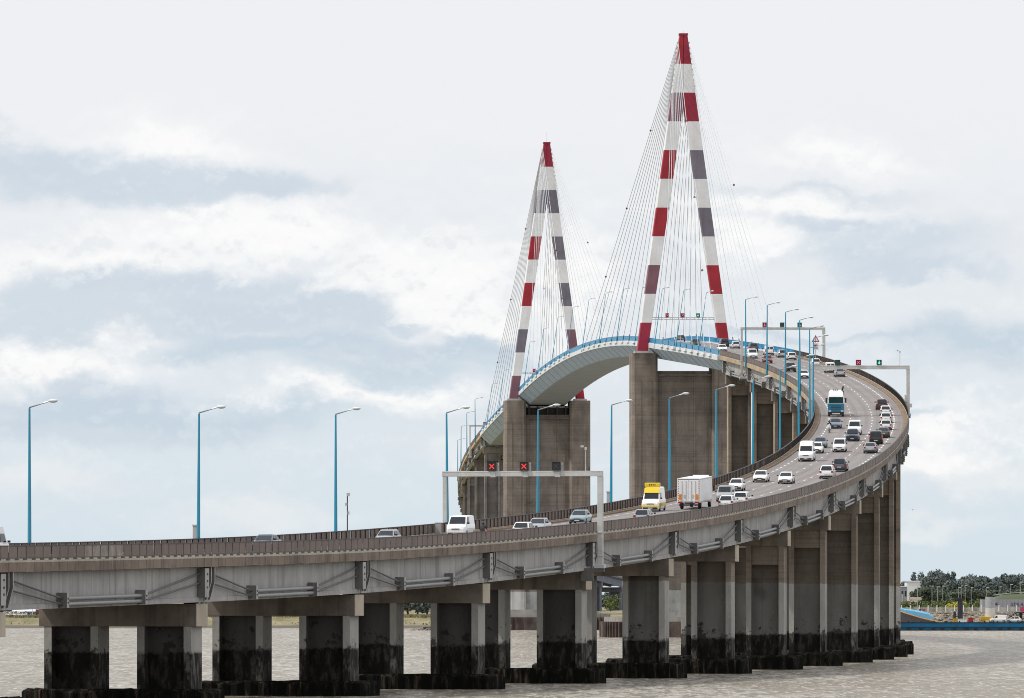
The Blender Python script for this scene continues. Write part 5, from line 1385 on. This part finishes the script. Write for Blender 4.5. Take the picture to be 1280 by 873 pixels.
mb = MB(); mb.tube([(PX(40.5, Dl), Dl, 3.3), (PX(40.5, Dl), Dl, PZ(761, Dl))], .08, 6); mb.build('post', M['white'], cn)
mb = MB(); mb.box((PX(39, Dl), Dl, PZ(760.5, Dl)), (1.8, 1.2, .35)); mb.build('roof', M['white'], cn)
for k, px in enumerate((6, 11, 15.5, 20, 25.5)):
    o = copy_tree(PROT['smallvan' if k == 3 else 'hatch']); o.location = (PX(px, 2290), 2290 + (k % 2) * 5, 3.32); o.rotation_euler = (0, 0, R(80 + 7 * k)); repaint(o, 'car_white'); tag(o, f'white car parked on the far left shore, {ordinal(k + 1)} from the left', 'car', 'cars parked on the far left shore')

# gull by the bridge's right end
gu = empty('gull', (PX(1141, 1150), 1150, PZ(637.5, 1150))); tag(gu, 'small bird gliding right of the outermost bend', 'bird')
mb = MB(); mb.loft([[(x * .09, y, z * .08) for x, z in ((-1, 0), (0, -1), (1, 0), (0, 1))] for y in (-.3, 0, .3)]); mb.build('body', M['postgrey'], gu, local=True)
for sg_ in (-1, 1):
    mb = MB(); mb.add([(0, -.1, 0), (0, .12, 0), (sg_ * .35, .05, .12), (sg_ * .7, -.1, .02), (sg_ * .32, -.1, .1)], [(0, 1, 2, 4), (4, 2, 3)]); mb.build('wing', M['postgrey'], gu, local=True, normals=False)

# ------------------------------------------------------------------ sky: Nishita under layered procedural cloud
SUN_AZ, SUN_EL = R(-104), R(52)       # azimuth from straight ahead (+Y) towards the right (+X)
w = bpy.data.worlds.new('World'); scene.world = w; w.use_nodes = True
nt = w.node_tree
for n_ in list(nt.nodes): nt.nodes.remove(n_)
t = NT(nt)
out = t.n('ShaderNodeOutputWorld'); bg = t.n('ShaderNodeBackground')
t.L.new(bg.outputs[0], out.inputs[0])
sky = nt.nodes.new('ShaderNodeTexSky'); sky.sky_type = 'NISHITA'; sky.sun_disc = False; sky.sun_elevation = SUN_EL; sky.sun_rotation = SUN_AZ; sky.dust_density = 2.0
dirv = t.n('ShaderNodeTexCoord').outputs['Generated']
sp = t.n('ShaderNodeSeparateXYZ', Vector=dirv).outputs
az = t.math('ARCTAN2', sp[0], sp[1]); el = t.math('ARCSINE', sp[2])
def vec(a, e, ka, ke, oz=0.0, de=0.0):
    return t.n('ShaderNodeCombineXYZ', X=t.math('MULTIPLY', a, ka), Y=t.math('MULTIPLY', t.math('ADD', e, de), ke), Z=oz).outputs[0]
def blob(px, py, rx, ry):
    """soft ellipse in direction space, given by the bearing and elevation it covers"""
    a0, e0 = (px - 640) / 9840.67, (H0 - py) / 9840.67
    a = t.math('MULTIPLY', t.math('SUBTRACT', az_w, a0), 9840.67 / rx); e = t.math('MULTIPLY', t.math('SUBTRACT', el_w, e0), 9840.67 / ry)
    d = t.math('ADD', t.math('MULTIPLY', a, a), t.math('MULTIPLY', e, e))
    return t.math('POWER', 2.718, t.math('MULTIPLY', d, -1.0))
# warp bearings so that the cloud edges billow
wn1 = t.noise(vec(az, el, 60, 85, 3.3), 1.0, 9, .6); wn2 = t.noise(vec(az, el, 60, 85, 9.1), 1.0, 9, .6)
az_w = t.math('ADD', az, t.math('MULTIPLY', t.math('SUBTRACT', wn1, .5), .024)); el_w = t.math('ADD', el, t.math('MULTIPLY', t.math('SUBTRACT', wn2, .5), .0135))
billow = t.noise(vec(az, el, 170, 215, 1.7), 1.0, 8, .6); billow_up = t.noise(vec(az, el, 170, 215, 1.7, .0013), 1.0, 8, .6)
emboss = t.math('MULTIPLY', t.math('SUBTRACT', billow, billow_up), 6.0)
hor = t.smooth(el, -.002, .060)
base = t.mix(hor, (.69, .79, .855), (.885, .90, .93))
broad = t.noise(vec(az_w, el_w, 22, 70, 0), 1.0, 6, .5)
low = t.math('MULTIPLY', t.smooth(el, .070, .040), t.smooth(el, .002, .022))
col = t.mix(t.math('MULTIPLY', t.smooth(broad, .42, .62), t.math('MULTIPLY', low, .25)), base, (.73, .77, .84))
def mass(c, amt, blobs, lo=.22, hi=.5, nz=.35):
    global col
    m = None
    for bl in blobs:
        q = blob(*bl); m = q if m is None else t.math('MAXIMUM', m, q)
    k = t.smooth(t.math('ADD', m, t.math('MULTIPLY', t.math('SUBTRACT', billow, .5), nz * 1.15)), lo, hi)
    col = t.mix(t.math('MULTIPLY', k, amt), col, c)
    return k
# grey-blue sheets behind
mass((.645, .725, .805), .85, [(60, 215, 130, 40), (230, 230, 190, 26), (250, 380, 330, 45), (120, 420, 220, 34), (120, 535, 260, 28), (420, 440, 220, 26), (1040, 300, 200, 40), (1230, 430, 150, 34), (1010, 245, 140, 18)], .1, .75)
# sunlit cumulus: broad glow, then crisper heads
kw = mass((.97, .975, .985), .85, [(195, 190, 135, 46), (250, 300, 200, 50), (90, 325, 180, 36), (340, 290, 130, 46), (520, 330, 125, 52), (570, 375, 90, 60), (470, 350, 110, 30), (80, 460, 140, 28), (165, 432, 70, 22), (1040, 193, 100, 20), (980, 262, 150, 30), (925, 300, 110, 38), (420, 500, 170, 20), (700, 360, 80, 90), (1200, 545, 130, 50)], .08, .95, .6)
mass((.92, .925, .93), .5, [(330, 640, 150, 18), (60, 610, 120, 26), (1230, 600, 130, 24), (1180, 655, 110, 14), (620, 560, 130, 24), (960, 560, 160, 30)], .1, 1.0, .7)
kh = mass((1.0, 1.0, .995), .9, [(430, 362, 60, 16), (470, 345, 85, 26), (550, 365, 75, 46), (590, 400, 45, 34), (310, 285, 95, 24), (225, 265, 50, 10), (195, 178, 90, 20), (80, 340, 110, 18), (170, 322, 70, 14), (50, 465, 80, 14), (130, 440, 60, 14), (1042, 192, 60, 10), (985, 258, 95, 13), (930, 300, 75, 24), (1210, 545, 60, 26), (1170, 590, 60, 18), (700, 350, 50, 50), (440, 497, 110, 10)], .2, .85, .8)
kw = t.math('MAXIMUM', kw, kh)
# their shaded bellies
mass((.63, .71, .80), .85, [(150, 222, 180, 26), (290, 230, 100, 18), (40, 205, 90, 34), (210, 352, 190, 26), (425, 398, 95, 32), (330, 395, 140, 26), (100, 500, 190, 18), (520, 440, 150, 11), (1040, 280, 70, 14), (1130, 335, 120, 14), (1000, 425, 170, 9), (500, 405, 60, 10)], .1, .9, .6)
mass((.56, .675, .775), .6, [(300, 438, 190, 20), (200, 520, 260, 22), (480, 468, 170, 18), (590, 450, 100, 18), (1230, 425, 110, 16), (1120, 520, 110, 8)], .1, .9, .6)
shade = t.math('MULTIPLY', low, .38)
col = t.mix(t.math('MULTIPLY', t.smooth(emboss, .05, .9), t.math('MULTIPLY', shade, t.math('ADD', .35, kw))), col, (1.04, 1.04, 1.035))
col = t.mix(t.math('MULTIPLY', t.smooth(emboss, -.05, -.9), t.math('MULTIPLY', shade, t.math('ADD', .35, kw))), col, (.76, .80, .86))
nsk = t.mix(1.0, sky.outputs[0], (.09, .09, .09), 'MULTIPLY')
fin = t.mix(.95, nsk, col)
t.L.new(fin, bg.inputs['Color']); bg.inputs['Strength'].default_value = 1.0

sun = bpy.data.lights.new('Sun', 'SUN'); sun.energy = 2.4; sun.angle = R(2.2); sun.color = (1, .95, .87)
so = bpy.data.objects.new('Sun', sun); COL.objects.link(so)
sd = Vector((math.sin(SUN_AZ) * math.cos(SUN_EL), math.cos(SUN_AZ) * math.cos(SUN_EL), math.sin(SUN_EL)))
so.rotation_euler = sd.to_track_quat('Z', 'Y').to_euler(); so.location = (-200, 600, 300)

# ------------------------------------------------------------------ camera and render settings
cam = bpy.data.cameras.new('Camera'); co = bpy.data.objects.new('Camera', cam); COL.objects.link(co)
cam.sensor_fit = 'HORIZONTAL'; cam.sensor_width = 36; cam.lens = F_MM
cam.shift_y = (H0 - 436.5) / 1280; cam.clip_start = 5; cam.clip_end = 30000
co.location = (0, 0, CZ); co.rotation_euler = (R(90), 0, 0)
scene.camera = co
scene.view_settings.view_transform = 'Standard'; scene.view_settings.look = 'None'; scene.view_settings.exposure = 0
scene.render.engine = 'CYCLES'
scene.cycles.max_bounces = 5; scene.cycles.diffuse_bounces = 3; scene.cycles.glossy_bounces = 2; scene.cycles.caustics_reflective = False; scene.cycles.caustics_refractive = False
scene.cycles.use_denoising = True
scene.cycles.filter_width = 1.0
